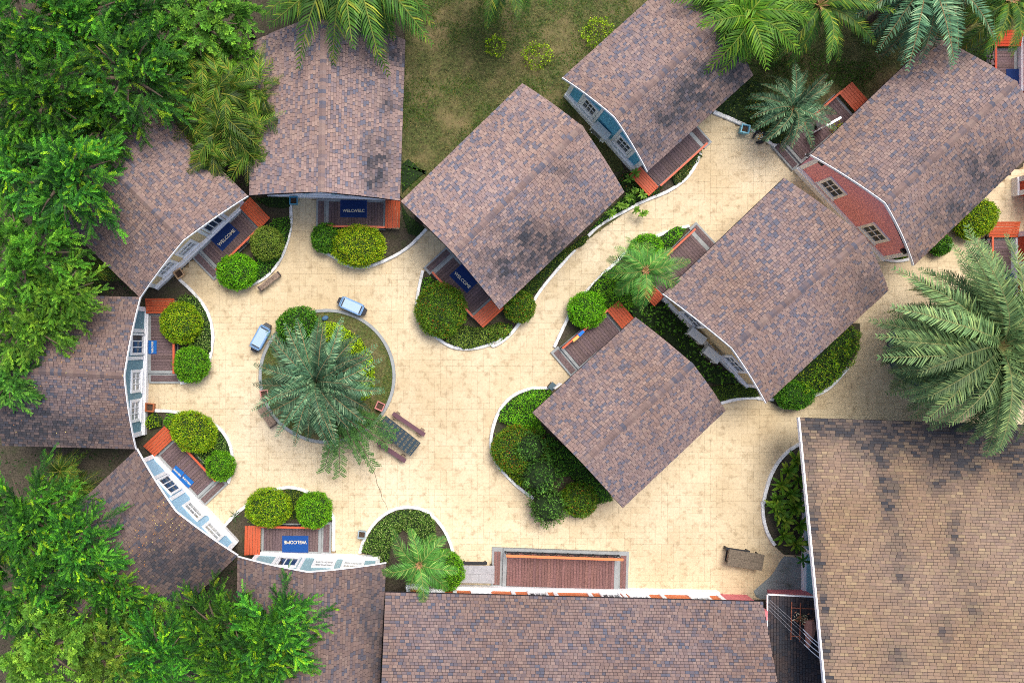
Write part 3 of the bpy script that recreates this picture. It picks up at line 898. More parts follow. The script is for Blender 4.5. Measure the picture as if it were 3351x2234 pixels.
def welcome(corners, wall_side, label, m=M_MAT, text='WELCOME', small=False, toff=0.12):
    """corners in order along the wall; wall_side = picture direction pointing to the wall"""
    q = [PP(c, .29) for c in corners]
    c = sum(q) / 4
    t = thing('welcome_mat', c, label, 'mat', 'welcome mats on the terraces')
    b = MB(); b.hexa([p + (0, 0, -.006) for p in ccw3(q)], [p + (0, 0, .008) for p in ccw3(q)]); b.build('mat_base', m, t)
    up = np.array([wall_side[0], -wall_side[1], 0.]); up /= np.linalg.norm(up)
    xd = np.array([up[1], -up[0], 0.])
    L = max(abs(np.dot(q[i] - q[(i + 1) % 4], xd)) for i in range(4)); D = max(abs(np.dot(q[i] - q[(i + 1) % 4], up)) for i in range(4))
    sz = L * (.178 if text == 'WELCOME' else .15)
    lettering(text, sz, t, c - up * D * toff + (0, 0, .011), xd, up)
    # pale woven edge
    e = MB()
    for i in range(4):
        p, r = q[i] * .97 + c * .03, q[(i + 1) % 4] * .97 + c * .03
        e.bar(p + (0, 0, .009), r + (0, 0, .009), .014, .004)
    e.build('edging', mat('mat_edge', (0.02, 0.10, 0.26) if m is M_MATB else (0.03, 0.06, 0.2), .9), t)
    return t


def ccw3(q):
    a = sum(q[i][0] * q[(i + 1) % 4][1] - q[(i + 1) % 4][0] * q[i][1] for i in range(4))
    return q if a > 0 else q[::-1]


def facade(root, W0, W1, wm, layout, zt=2.75, curtain=True, plinth=True, sign=False):
    """visible gable front: W0/W1 picture points of the wall foot"""
    a, b = PP(W0, .2), PP(W1, .2); a[2] = b[2] = 0
    L = np.linalg.norm(b - a)
    return a, b, L


def cottage(name, label, wallcol, FL, FR, BR, BL, R0, R1, W0=None, W1=None, ydir=None, dirt=None, layout='door', dark=1.0, seed=0, curtain=True, sign=False, front=0.45, zr=4.7, side=0.45, barge=True):
    c = (PP(FL, 2.8) + PP(BR, 2.8)) / 2; c[2] = 0
    root = thing('cottage', c, label, 'cottage', 'cottages with shingle roofs')
    wm = wallmat('wall_paint_' + name, wallcol)
    roof, geo = gable_roof(root, FL, FR, BR, BL, R0, R1, dirt=dirt, dark=dark, seed=seed, zr=zr, barge=barge)
    fl, fr_ = geo[0], geo[1]
    ax = geo[3] - geo[0]; ax[2] = 0; ax /= np.linalg.norm(ax)
    if W0 is not None:
        w0, w1 = PP(W0, .2), PP(W1, .2)
        front = max(.15, float(np.dot((w0 + w1) / 2 - (fl + fr_) / 2, ax)) + .12)
    a, b = house_walls(root, geo, front, side=side, wm=wm)
    a = np.array([a[0], a[1], 0]); b = np.array([b[0], b[1], 0])
    L = np.linalg.norm(b - a)
    f = frame(a, b - a, -ax)
    if layout:
        m = MB(); m.box(f, -.05, L + .05, .003, .16, .0, .42); m.box(f, -.05, L + .05, .003, .10, .423, .50); m.build('plinth', M_WHITE, root)
        for x in (0, L):
            s = 1 if x == 0 else -1
            m = MB(); m.box(f, min(x - .06 * s, x + .16 * s), max(x - .06 * s, x + .16 * s), .004, .06, .5, 2.72); m.build('corner_board', M_WHITE, root)
        if layout == 'door':
            k = L / 5.9
            door(root, f, 1.18 * k, 2.18 * k, .27, 2.35)
            for x in (.98, 2.24):
                m = MB(); m.box(f, x * k, x * k + .17, .004, .05, .5, 2.74); m.build('board', M_WHITE, root)
            window(root, f, 2.85 * k, 3.9 * k, .85, 2.2, 3, curtain)
            window(root, f, 4.2 * k, 5.25 * k, .85, 2.2, 3, curtain)
            if sign:
                g = MB(); g.box(f, .35, .70, .005, .03, 2.05, 2.20); sg = g.build('exit_sign', mat('sign_green', (0.02, 0.25, 0.12), .4), root)
                g = MB(); g.box(f, .42, .47, .031, .035, 2.09, 2.16); g.box(f, .50, .62, .031, .035, 2.11, 2.14); g.build('sign_mark', M_WHITE, sg)
        elif layout == 'two':
            k = L / 5.5
            window(root, f, .95 * k, 2.0 * k, .8, 2.1, 3, False)
            window(root, f, 3.6 * k, 4.65 * k, .8, 2.1, 3, False)
            if name in ('sky',):
                for x in (.78, 2.02, 3.43, 4.67):
                    m = MB(); m.box(f, x * k, x * k + .15, .004, .05, .5, 2.76); m.build('board', M_WHITE, root)
        for x in (.22, L - .3):
            m = MB(); m.box(f, x - .14, x + .14, .06, .20, 2.45, 2.62); m.build('floodlight', M_BLACK, root)
    return root, f, L


dA = [(1310, 150, 90, 60, 0.7), (1240, 520, 60, 90, .65), (1230, 590, 40, 40, .5), (1285, 330, 60, 60, .4)]
cottage('teal', 'cottage at top centre with teal front and palm fronds over its roof', (0.20, 0.50, 0.58), (1309, 657), (814.5, 640), (828, 135), (1327, 130), (1050.6, 628.5), (1060, 45), (1263, 655), (888, 640), dirt=dA, seed=11, barge=False)
cottage('tan', 'cottage with tan and white striped front at upper left', (0.78, 0.60, 0.34), (811, 640), (457, 973), (112, 638), (470, 305), (599, 785), (249, 437), (790, 684), (530, 935), dirt=[(350, 700, 120, 90, .25), (420, 330, 100, 60, .3)], seed=21, dark=.86)
cottage('slate', 'far left cottage with slate blue and white front', (0.16, 0.30, 0.36), (457, 971), (442, 1469), (7, 1458), (20, 962), (403.7, 1230), (-25, 1205), (486, 1024), (477, 1406), dirt=[(60, 1400, 120, 90, .8), (250, 1420, 160, 60, .5), (100, 1300, 80, 60, .45)], seed=31, dark=.66, sign=True)
cottage('sky_pale', 'lower left cottage with pale blue front and leaf litter on its roof', (0.33, 0.55, 0.72), (446, 1469), (777, 1818), (452, 2133), (126, 1769), (574, 1674), (235, 1990), (513, 1490), (773, 1766), dirt=[(560, 1880, 120, 120, .75), (680, 1840, 90, 60, .4)], seed=41, dark=.54, sign=True)
cottage('grey_blue', 'bottom left cottage with grey blue front facing up the picture', (0.28, 0.45, 0.50), (777, 1822), (1264, 1843), (1240, 2300), (772, 2300), (1008, 1873), (1000, 2400), (852, 1808), (1232, 1817), dirt=[(1230, 2050, 50, 200, .45)], seed=51, dark=.62, sign=True)
cottage('cream_mid', 'wide cottage in the upper middle beside the lawn', (0.45, 0.5, 0.5), (1634.4, 1013), (1311, 659), (1709, 272.5), (2044, 628.4), (1483, 828), (1906, 413), dirt=[(1790, 820, 90, 70, .75), (1650, 880, 110, 70, .65), (1940, 700, 70, 60, .4), (1720, 760, 120, 60, .35), (1850, 560, 60, 40, .3)], seed=61, layout=None, barge=False)
cottage('pink', 'pink walled cottage at upper right with two white windows', (0.85, 0.36, 0.39), (2653.8, 505.6), (2992.5, 867.6), (3417, 462), (3059, 119), (2898.8, 663), (3327, 268), (2628, 585), (2868, 833), dirt=[(3230, 560, 120, 90, .6), (3150, 700, 120, 60, .5), (3120, 170, 60, 50, .5), (3000, 520, 70, 50, .2)], seed=71, layout='two', dark=.86)
cottage('sky', 'sky blue walled cottage at the top with an air conditioner', (0.12, 0.44, 0.64), (1841, 252.6), (2120.4, 560.6), (2465.6, 246.8), (2190, -62), (2013, 382.7), (2358, 66), (1853, 323), (2059, 541), dirt=[(2350, 270, 110, 80, .9), (2200, 380, 90, 70, .55), (2260, 310, 60, 60, .4), (2090, 480, 80, 40, .5), (2420, 200, 60, 80, .4)], seed=81, layout='two', dark=.86)
cottage('cream', 'cream walled cottage on the right with two air conditioners', (0.64, 0.50, 0.29), (2170, 959.5), (2508.4, 1317.4), (2908.3, 950), (2565.8, 582.5), (2396, 1137), (2829.8, 775.8), (2180, 996), (2405, 1228), dirt=[(2830, 930, 90, 90, .3)], seed=91, layout='two', dark=.84)
cottage('plain', 'cottage in the lower middle beside the half round hedge bed', (0.5, 0.5, 0.48), (1741.6, 1349.5), (2038, 1661.4), (2375, 1343), (2080, 1036.8), (1905, 1515), (2268, 1190), dirt=[(2350, 1340, 60, 40, .3)], seed=101, layout=None, dark=.86, barge=False)

# ---- long restaurant building (bottom) and the big tan roofed building (right)
c0 = PP((1880, 2150), 0); rest = thing('restaurant', c0, 'long shingle roofed building along the bottom with white and orange front', 'building')
ea, eb = PP((1261, 1936), 2.8), PP((2497, 1967), 2.8)
rd, rc = PP((1239, 2440), 4.75), PP((2584, 2460), 4.75)
roof = link('roof', mesh('roof_deck', [ea - c0 - (0, 0, .13), eb - c0 - (0, 0, .13), rc - c0 - (0, 0, .12), rd - c0 - (0, 0, .12)], [(0, 1, 2, 3)], M_UNDER), rest)
slope(roof, eb, ea, rd, rc, dirt=None, single=300, seed=201, bulge=.05, dark=.74)
slope_b = PP((1239, 2900), 2.8), PP((2584, 2900), 2.8)
wa, wb = PP(T('b2', (1385, 750))[0], .2), PP(T('b3', (1960, 806))[0], .2); wa[2] = wb[2] = 0
wa2 = wa + (wa - wb) / np.linalg.norm(wb - wa) * 0.0
f = frame(wa, wb - wa, (0, 1)); LR = np.linalg.norm(wb - wa)
m = MB(); m.box(f, 0, LR, -7, 0, 0, 2.72); m.build('wall', wallmat('wall_orange', (0.58, 0.16, 0.05)), rest)
m = MB(); m.box(f, -.03, LR, .003, .16, 0, .5); m.build('plinth', M_WHITE, rest)
for x0, x1 in ((.8, 1.9), (3.2, 4.2), (11.0, 12.0), (14.0, 15.0)):
    if x1 < LR: window(rest, f, x0, x1, .8, 2.2, 3, True)
for x0 in (6.0, 9.6):
    door(rest, f, x0, x0 + 1.0, .27, 2.3)
for x0 in (0, 2.3, 5.2, 7.3, 9.0, 10.7, 12.6, LR - .2):
    if x0 < LR: m = MB(); m.box(f, x0, x0 + .2, .004, .06, .5, 2.65); m.build('board', M_WHITE, rest)
m = MB(); m.box(f, LR + .003, LR + 1.5, -.5, -.05, 0, 2.6); m.build('wall', wallmat('wall_rose', (0.60, 0.17, 0.19)), rest)

gb0 = PP((3050, 1900), 0); gb = thing('hall', gb0, 'large building under a broad tan shingle roof at lower right', 'building')
ga, gbb = PP((2616, 1366), 2.9), PP((3500, 1394), 2.9)
gd, gc = PP((2709, 2330), 5.6), PP((3650, 2360), 5.6)
roof = link('roof', mesh('roof_deck', [ga - gb0 - (0, 0, .13), gbb - gb0 - (0, 0, .13), gc - gb0 - (0, 0, .12), gd - gb0 - (0, 0, .12)], [(0, 1, 2, 3)], M_UNDER), gb)
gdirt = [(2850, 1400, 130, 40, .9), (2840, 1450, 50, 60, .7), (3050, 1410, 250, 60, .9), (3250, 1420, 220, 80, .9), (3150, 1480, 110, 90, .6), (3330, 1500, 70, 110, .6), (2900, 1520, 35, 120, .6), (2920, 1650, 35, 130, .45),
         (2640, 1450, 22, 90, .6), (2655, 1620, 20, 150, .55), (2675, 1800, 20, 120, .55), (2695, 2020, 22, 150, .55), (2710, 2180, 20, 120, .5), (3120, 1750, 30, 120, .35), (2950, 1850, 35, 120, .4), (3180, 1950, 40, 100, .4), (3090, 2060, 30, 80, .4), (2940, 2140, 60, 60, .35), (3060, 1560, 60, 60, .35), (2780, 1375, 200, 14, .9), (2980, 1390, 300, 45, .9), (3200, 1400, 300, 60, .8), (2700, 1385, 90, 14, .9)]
slope(roof, gbb, ga, gd, gc, pal=PALT, pw=PALTW, dirt=gdirt, single=300, seed=301, bulge=.0, uniform=True, tab=(.18, .30), course=.138)
vs, fs = [], []
m = MB(); m.bar(ga + (-.03, .0, -.06), gd + (-.03, 0, -.06), .07, .2); m.build('barge_board', M_WHITE, gb)
# wall of the hall
h0, h1 = PP((2632, 1400), 0), PP((2628, 2400), 0)
f = frame(h0, h1 - h0, (-1, 0))
Lh = np.linalg.norm(h1 - h0)
m = MB(); m.hexa([f(0, -8, 0), f(0, 0, 0), f(Lh, 0, 0), f(Lh, -8, 0)][::-1], [f(0, -8, 2.7), f(0, 0, 2.7), f(Lh, 0, 5.2), f(Lh, -8, 5.2)][::-1]); m.build('wall', wallmat('wall_teal_blue', (0.13, 0.33, 0.42)), gb)
m = MB(); m.box(f, 0, Lh, .003, .14, 0, .3); m.build('plinth', M_WHITE, gb)
m = MB(); m.box(f, 6.0, 6.2, .004, .05, .3, 2.9); m.build('board', M_WHITE, gb)

# ---- low dark roof between the two
n0 = PP((2600, 2100), 0); lowb = thing('annex', n0, 'low dark roofed annex squeezed between the two long roofs', 'building')
a, b = PP((2513.5, 1946), 2.3), PP((2720, 1957), 2.3); c_, d_ = PP((2740, 2420), 2.75), PP((2508, 2420), 2.75)
roof = link('roof', mesh('roof_deck', [a - n0 - (0, 0, .13), b - n0 - (0, 0, .13), c_ - n0 - (0, 0, .13), d_ - n0 - (0, 0, .13)], [(0, 1, 2, 3)], M_UNDER), lowb)
slope(roof, d_, a, b, c_, bulge=0, single=150, seed=401, dark=.3, dirt=[(2600, 2150, 120, 120, .6), (2580, 2020, 60, 60, .6)])
m = MB(); m.bar(a + (0, .03, -.03), b + (0, .03, -.03), .05, .12); m.bar(a + (-.03, 0, -.03), d_ + (-.03, 0, -.03), .05, .12); m.build('fascia', M_WHITE, lowb)
f = frame((0, 0, 0), (1, 0), (0, 1))
m = MB(); m.box(f, a[0] + .9, c_[0] - .3, d_[1], a[1] - .4, 0, 2.1); m.build('wall', wallmat('wall_rose2', (0.55, 0.16, 0.18)), lowb)

# ---------------------------------------------------------------- terraces
terrace((486, 1026), (0, 1), (1, 0), 'at the far left blue cottage')
terrace((790, 684), (-260, 251), (251, 260), 'at the tan cottage')
terrace((513, 1490), (260, 276), (276, -260), 'at the lower left cottage')
terrace((855, 1808), (1, 0.022), (0.022, -1), 'at the bottom left cottage')
terrace((1263, 655), (-1, -0.02), (-0.02, 1), 'at the top centre cottage')
terrace((1615, 974), (-323, -354), (-354, 323), 'under the wide upper middle roof')
terrace((2796, 382), (-.75, .66), (-.66, -.75), 'beside the pink cottage', length=3.6, rail=True)
terrace((2167, 972), (.733, -.68), (-.68, -.733), 'beside the cream cottage', length=3.35)
terrace((2041, 1088), (-.765, .644), (-.644, -.765), 'beside the lower middle cottage', length=2.95, rail_from=0.0)
terrace((2086, 546), (.74, -.67), (.67, .74), 'beside the sky blue cottage', length=3.15)
terrace((3315, 779), (0, 1), (-1, 0), 'at the red cottage on the right edge')
terrace((3325, 160), (0, 1), (-1, 0), 'at the red building in the top right corner', slat_mat=mat('dark_orange_wood', (0.42, 0.045, 0.012), .5, grain=.1))

# restaurant terrace
q = T('b3', (125, 415), (1115, 448), (1110, 790), (110, 760))
a, b, d = PP(q[0], .25), PP(q[1], .25), PP(q[3], .25); a[2] = 0
f = frame(a, b - a, d - a); Lx = np.linalg.norm((b - a)[:2]); Ly = np.linalg.norm((d - a)[:2])
t = thing('terrace', f(Lx / 2, Ly / 2, 0), 'long brown plank terrace in front of the restaurant', 'terrace', GR_T)
m = MB(); m.box(f, 0, Lx, 0, Ly, 0, .25); m.build('border', M_CONC, t)
m = MB(); m.box(f, .19, Lx - .22, .2, Ly - .14, .25, .256); m.build('plank_bed', M_PLANKD, t)
planks(t, f, .2, Lx - .23, .21, Ly - .15, .268, w=.145, base=(0.165, 0.085, 0.075))
for x0, x1 in ((-.55, -.003), (Lx + .003, Lx + .52)):
    m = MB(); m.box(f, x0, x1, 0, Ly - .02, 0, .13); m.build('step', M_CONC, t)
    planks(t, f, x0 + .1, x1 - .12, .2, Ly - .15, .142, w=.14, base=(0.165, 0.085, 0.075))
r = thing('railing', f(Lx / 2, .1, .25), 'long orange topped railing along the restaurant terrace', 'railing', GR_R)
m = MB(); m.box(f, .05, Lx + .0, .10, .22, 1.08, 1.13); m.build('top_rail', mat('bright_orange_wood', (0.68, 0.20, 0.07), .45), r)
m = MB(); n = 9
m.bar(f(.05, .15, .33), f(Lx, .15, .33), .04)
for i in range(n + 1):
    x = .08 + (Lx - .14) * i / n; m.bar(f(x, .15, .25), f(x, .15, 1.08), .045)
m.build('posts', M_BLACK, r)
m = MB()
for i in range(n):
    a_, b_ = .08 + (Lx - .14) * i / n, .08 + (Lx - .14) * (i + 1) / n
    m.bar(f(a_, .13, .34), f(b_, .13, 1.06), .03); m.bar(f(a_, .17, 1.06), f(b_, .17, .34), .03)
m.build('cross_brace', M_BLACK, r)

# ---------------------------------------------------------------- welcome mats
welcome(T('m2', (820, 272), (1047, 275), (1047, 425), (820, 420)), (0, -1), 'navy mat lettered WELCWELC at the top centre cottage door', text='WELCWELC')
welcome(T('m1', (1798, 610), (1950, 458), (2052, 550), (1902, 712)), (-.7, -.72), 'navy WELCOME mat at the tan cottage door')
welcome(T('m2', (1750, 918), (1858, 820), (1993, 978), (1902, 1070)), (.7, -.7), 'navy WELCOME mat half under the wide upper middle roof')
welcome(T('b2', (322, 308), (547, 308), (546, 452), (322, 450)), (0, 1), 'blue WELCOME mat at the bottom left cottage door', m=mat('royal_mat', (0.008, 0.06, 0.24), .95, grain=.2))
welcome(Z8((262, 432), (332, 432), (330, 542), (262, 542)), (-1, 0), 'small bright blue WELCOME mat at the far left cottage door', m=M_MATB, toff=0.0)
welcome(T('l1', (1457, 1165), (1502, 1100), (1580, 1165), (1533, 1224)), (-.7, .7), 'small blue WELCOME mat at the lower left cottage, nearer its orange bench', m=M_MATB, toff=0.0)
welcome(T('l1', (1535, 1226), (1582, 1172), (1662, 1246), (1612, 1298)), (-.7, .7), 'small blue WELCOME mat at the lower left cottage, farther from its orange bench', m=M_MATB, toff=0.0)
for pc, lab in (((3320, 930), 'plain dark mat at the red cottage terrace on the right edge'), ((3322, 262), 'dark blue mat on the terrace in the top right corner')):
    c = PP(pc, .28); f = frame(c, (1, 0), (0, 1)); t = thing('door_mat', c, lab, 'mat'); m = MB(); m.box(f, -.45, .5, -.5, .55, .0, .012); m.build('mat_base', M_MAT, t)

# ---------------------------------------------------------------- red cottages on the right edge
for W0, W1, lab, sd_ in (((3320, 765), (3320, 1160), 'red and white cottage on the right edge behind the huge palm', 1), ((3338, 130), (3338, 300), 'red building cut off by the top right corner', 2), ((3326, 585), (3326, 640), 'red and white wall end at the right edge above the terrace', 3)):
    w0, w1 = PP(W0, .2), PP(W1, .2); w0[2] = w1[2] = 0
    f = frame(w0, w1 - w0, (-1, 0)); L = np.linalg.norm(w1 - w0)
    root = thing('red_cottage', f(L / 2, -2, 0), lab, 'cottage', 'cottages with red walls at the right edge')
    m = MB(); m.box(f, 0, L, -5, 0, 0, 2.7); m.build('wall', wallmat('wall_red', (0.55, 0.075, 0.03)), root)
    m = MB(); m.box(f, -.04, L + .04, .003, .12, 0, .45); m.build('plinth', M_WHITE, root)
    m = MB(); m.box(f, -.05, .2, .004, .05, .45, 2.7); m.build('corner_board', M_WHITE, root)
    m = MB(); m.box(f, L - .2, L + .05, .004, .05, .45, 2.7); m.build('corner_board', M_WHITE, root)
    if sd_ == 1:
        m = MB(); m.box(f, 1.45, 1.6, .004, .05, .45, 2.7); m.build('board', M_WHITE, root)
        window(root, f, 1.7, 2.9, .8, 2.2); window(root, f, 3.7, 4.8, .8, 2.2)
    m = MB(); m.hexa([f(-.4, -5.4, 2.72), f(L + .4, -5.4, 2.72), f(L + .4, -.1, 2.72), f(-.4, -.1, 2.72)], [f(-.4, -3, 4.2), f(L + .4, -3, 4.2), f(L + .4, -2.9, 4.2), f(-.4, -2.9, 4.2)]); m.build('roof', M_UNDER, root)

# ---------------------------------------------------------------- palms and trees
def frond_mesh(name, n=46, L=1.0, wid=0.24, droop=0.45, rise=0.25, lw=0.022, cols=None, wts=None, vee=0.5, seed=0, lean=0.55, rcol=(0.25, 0.24, 0.10), sag=0.25, stalk=0.12, rr=0.011, gain=1.25):
    """unit length frond along +X arching in XZ"""
    rg = np.random.default_rng(seed)
    t = np.linspace(0, 1, 24)
    X = t * (1 - .12 * t * t); Zc = rise * t - (droop + rise) * t ** 2.2
    Y = 0.05 * np.sin(t * 3 + seed) * t
    path = np.stack([X, Y, Zc], 1) * L
    ts = np.linspace(stalk, .985, n) + rg.uniform(-.004, .004, n)
    pts = np.stack([np.interp(ts, t, path[:, i]) for i in range(3)], 1)
    tg = np.stack([np.interp(np.clip(ts + .02, 0, 1), t, path[:, i]) - np.interp(np.clip(ts - .02, 0, 1), t, path[:, i]) for i in range(3)], 1)
    tg /= np.linalg.norm(tg, axis=1, keepdims=True)
    V, F, C = [], [], []
    for s in (-1, 1):
        sd = np.tile([0., s, 0.], (n, 1))
        prof = np.sin(np.clip((ts - stalk) / (1 - stalk), 0, 1) ** .75 * math.pi * .9 + .28) ** .6
        ll = wid * prof * rg.uniform(.85, 1.12, n)
        vv = vee * rg.uniform(.5, 1.5, n)
        d = sd + tg * (lean + .5 * ts[:, None]) + np.stack([0 * ts, 0 * ts, vv], 1) + rg.normal(size=(n, 3)) * .07
        d /= np.linalg.norm(d, axis=1, keepdims=True)
        d2 = d - np.array([0, 0, sag + .35 * 0]) ; d2 /= np.linalg.norm(d2, axis=1, keepdims=True)
        side = np.cross(d, np.cross(tg, sd)); side /= np.linalg.norm(side, axis=1, keepdims=True)
        side = tg
        w = lw * (1 - .3 * ts)
        a = pts; b = pts + d * (ll * .5)[:, None]; c = b + d2 * (ll * .5)[:, None]
        v = np.empty((n, 6, 3))
        v[:, 0] = a - side * (w * .35)[:, None]; v[:, 1] = a + side * (w * .35)[:, None]
        v[:, 2] = b + side * (w * .5)[:, None]; v[:, 3] = b - side * (w * .5)[:, None]
        v[:, 4] = c + side * (w * .08)[:, None]; v[:, 5] = c - side * (w * .08)[:, None]
        base = sum(len(q) for q in V)
        V.append(v.reshape(-1, 3))
        i6 = np.arange(n) * 6 + base
        F.append(np.stack([i6, i6 + 1, i6 + 2, i6 + 3], 1)); F.append(np.stack([i6 + 3, i6 + 2, i6 + 4, i6 + 5], 1))
        tt = np.array(cols)[rg.choice(len(cols), n, p=wts)] * (1 + rg.uniform(-.2, .2, (n, 1)))
        tt = tt * gain; C += [tt * .9, tt * 1.15]
    m = MB(); m.tube(path[::2], [rr * (1 - .8 * k) + .002 for k in t[::2]], 4)
    base = sum(len(q) for q in V); V.append(np.array(m.v))
    fr4 = [f_ for f_ in m.f if len(f_) == 4]
    F.append(np.array(fr4) + base); C.append(np.tile(rcol, (len(fr4), 1)))
    return mesh(name, np.concatenate(V), np.concatenate(F), M_LEAF, tint=np.concatenate(C))


PG = [(0.10, 0.21, 0.10), (0.055, 0.135, 0.07), (0.22, 0.33, 0.17)]
phoenix = [frond_mesh('date_palm_frond', 44, 1, .165, .50 + .06 * k, .34, .026, PG, (.45, .35, .2), .6, seed=k, lean=.8, sag=.1, stalk=.10, rcol=(.30, .21, .10), rr=.010, gain=(.5, .75, .95, 1.2, 1.5)[k]) for k in range(5)]
PH2 = [(0.13, 0.215, 0.075), (0.08, 0.15, 0.055), (0.22, 0.30, 0.10)]
phoenixg = [frond_mesh('big_date_palm_frond', 64, 1, .15, .40 + .1 * k, .26, .018, PH2, (.45, .35, .2), .45, seed=10 + k, lean=.75, sag=.1, stalk=.12, rcol=(.30, .30, .12), rr=.006, gain=(.8, 1.1, 1.35, 1.6)[k]) for k in range(4)]
CG = [(0.06, 0.15, 0.018), (0.035, 0.095, 0.016), (0.14, 0.21, 0.02), (0.27, 0.30, 0.03)]
coco = [frond_mesh('palm_frond', 36, 1, .22, .45 + .12 * k, .25, .030, CG, (.45, .35, .14, .06), .05, seed=20 + k, lean=.75, sag=.55, rcol=(.2, .25, .05)) for k in range(3)]
FG = [(0.06, 0.19, 0.03), (0.10, 0.26, 0.04), (0.24, 0.36, 0.08)]
foxt = [frond_mesh('foxtail_frond', 34, 1, .30, .5 + .12 * k, .35, .032, FG, (.5, .35, .15), .1, seed=30 + k, lean=.7, sag=.5, rcol=(.3, .33, .08)) for k in range(3)]
AG = [(0.065, 0.145, 0.012), (0.10, 0.19, 0.015), (0.18, 0.20, 0.02), (0.035, 0.09, 0.01)]
areca = [frond_mesh('areca_frond', 24, 1, .40, 1.0 + .12 * k, .45, .05, AG, (.4, .25, .1, .25), .25, seed=40 + k, lean=1.0, sag=.6, rcol=(.36, .36, .06), gain=(.45, .8, 1.2, 1.6)[k]) for k in range(4)]
BG = [(0.085, 0.20, 0.012), (0.05, 0.14, 0.012), (0.17, 0.28, 0.02)]
bright = [frond_mesh('broad_palm_frond', 20, 1, .34, .55 + .15 * k, .40, .055, BG, (.45, .4, .15), .15, seed=50 + k, lean=.8, sag=.3, rcol=(.3, .36, .06)) for k in range(3)]


def palm(p, zc, R, n, meshes, label, name='palm_tree', tiers=(0.75, -0.25), lean=(0, 0), group='palm trees', trunk_r=.14, az0=None, azs=None, scale_var=.12, base=True, cat='palm tree', jit=0.0):
    """p = picture point of the crown heart at height zc; R picture radius of the crown"""
    c = PP(p, zc); k = (CAM_H - zc) / FPX; Rw = R * k
    root = thing(name, (c[0] - lean[0], c[1] - lean[1], 0), label, cat, group)
    rnd = random.Random(int(p[0] * 7 + p[1]))
    rel = np.array([lean[0], lean[1], zc])
    for i in range(n):
        s = i / max(1, n - 1)
        el = tiers[0] * (1 - s) + tiers[1] * s + rnd.uniform(-.1, .1)
        az = (i * 2.39996 + rnd.uniform(-.15, .15)) if azs is None else math.radians(azs[i % len(azs)] + rnd.uniform(-6, 6))
        sc = Rw / max(.55, math.cos(el) * .95) * (1 - .12 * (1 - s)) * (1 + rnd.uniform(-scale_var, scale_var))
        sc = min(sc, Rw * 1.16)
        if el > .9: sc *= .7
        me = meshes[rnd.randrange(len(meshes))]
        o = bpy.data.objects.new('frond', me)
        M = Matrix.Translation(rel + np.array([rnd.uniform(-jit, jit), rnd.uniform(-jit, jit), rnd.uniform(-.6, .3) * jit])) @ Matrix.Rotation(az, 4, 'Z') @ Matrix.Rotation(-el, 4, 'Y') @ Matrix.Rotation(rnd.uniform(-.35, .35), 4, 'X') @ Matrix.Diagonal((sc, sc, sc, 1))
        COL.objects.link(o); o.parent = root; o.matrix_basis = M; g_ = rnd.uniform(.7, 1.2); o.color = (g_, g_, g_, 1)
    m = MB(); K = 9
    pts, rad = [], []
    for j in range(K * 2):
        u = j / (K * 2 - 1); pts.append(ROOT[root] + np.array([lean[0] * u ** 1.5, lean[1] * u ** 1.5, zc * u])); rad.append(trunk_r * (1.25 - .35 * u) * (1.08 if j % 2 else .96))
    m.tube(pts, rad, 9); m.build('trunk', M_BARK, root)
    if base:
        m = MB()
        for i in range(16):
            a = i * 2.4; e = .7 + .35 * rnd.random(); r0 = ROOT[root] + rel
            dv = np.array([math.cos(a) * math.cos(e), math.sin(a) * math.cos(e), math.sin(e)])
            m.tube([r0 - (0, 0, .1), r0 + dv * Rw * .12, r0 + dv * Rw * .22 + (0, 0, -.02)], [.05, .03, .012], 5)
        m.build('frond_stalks', mat('palm_stalk', (0.36, 0.22, 0.10), .7, grain=.3), root)
    return root


palm((1037, 1250), 3.6, 176, 104, phoenix, 'grey green date palm in the middle of the central round bed', tiers=(1.2, -.35), scale_var=.06)
palm((3262, 1132), 5.4, 318, 130, phoenixg, 'huge date palm at the right edge reaching over the tan roof', tiers=(.9, -.45), trunk_r=.25)
palm((3020, -60), 4.6, 235, 60, phoenix, 'blue green date palm at the top right over the pink cottage roof', tiers=(.9, -.45))
palm((2590, 357), 2.2, 125, 30, phoenix, 'small feathery date palm between the lawn and the pink cottage', tiers=(1.0, -.2), trunk_r=.1)
palm((1140, -140), 5.4, 305, 60, coco, 'dark green palm hanging over the top centre cottage roof', tiers=(.7, -.4))
palm((1650, -110), 4.5, 175, 22, coco, 'palm at the top edge showing only two drooping fronds over the lawn', tiers=(.7, -.4))
palm((2110, 885), 3.0, 118, 13, foxt, 'bright foxtail palm over the bed between the two plank terraces', tiers=(.75, -.15), trunk_r=.11)
palm((1372, 1845), 2.8, 112, 14, foxt, 'foxtail palm in the arched bed at the bottom', tiers=(.75, -.15), trunk_r=.1)
for (x, y, z, R, n, lab) in [(640, 250, 3.9, 95, 13, 'uppermost areca palm of the clump, nearest the forest'), (740, 300, 4.0, 115, 15, 'areca palm at the upper middle of the clump'), (830, 290, 3.8, 85, 11, 'areca palm of the clump touching the top centre roof, upper one'), (640, 370, 3.5, 95, 13, 'areca palm on the left side of the clump over the tan roof'), (735, 410, 3.6, 120, 15, 'central and widest areca palm of the clump'), (825, 390, 3.5, 95, 12, 'areca palm of the clump leaning right against the top centre roof'), (700, 500, 3.2, 100, 13, 'areca palm at the lower left tip of the clump'), (800, 490, 3.1, 95, 13, 'areca palm at the lower right tip of the clump between both eaves')]:
    palm((x, y), z, R, n, areca, lab, name='areca_palm', tiers=(1.25, .25), trunk_r=.05, group='areca palms in the clump between two cottages', base=False, scale_var=.3, jit=.55)
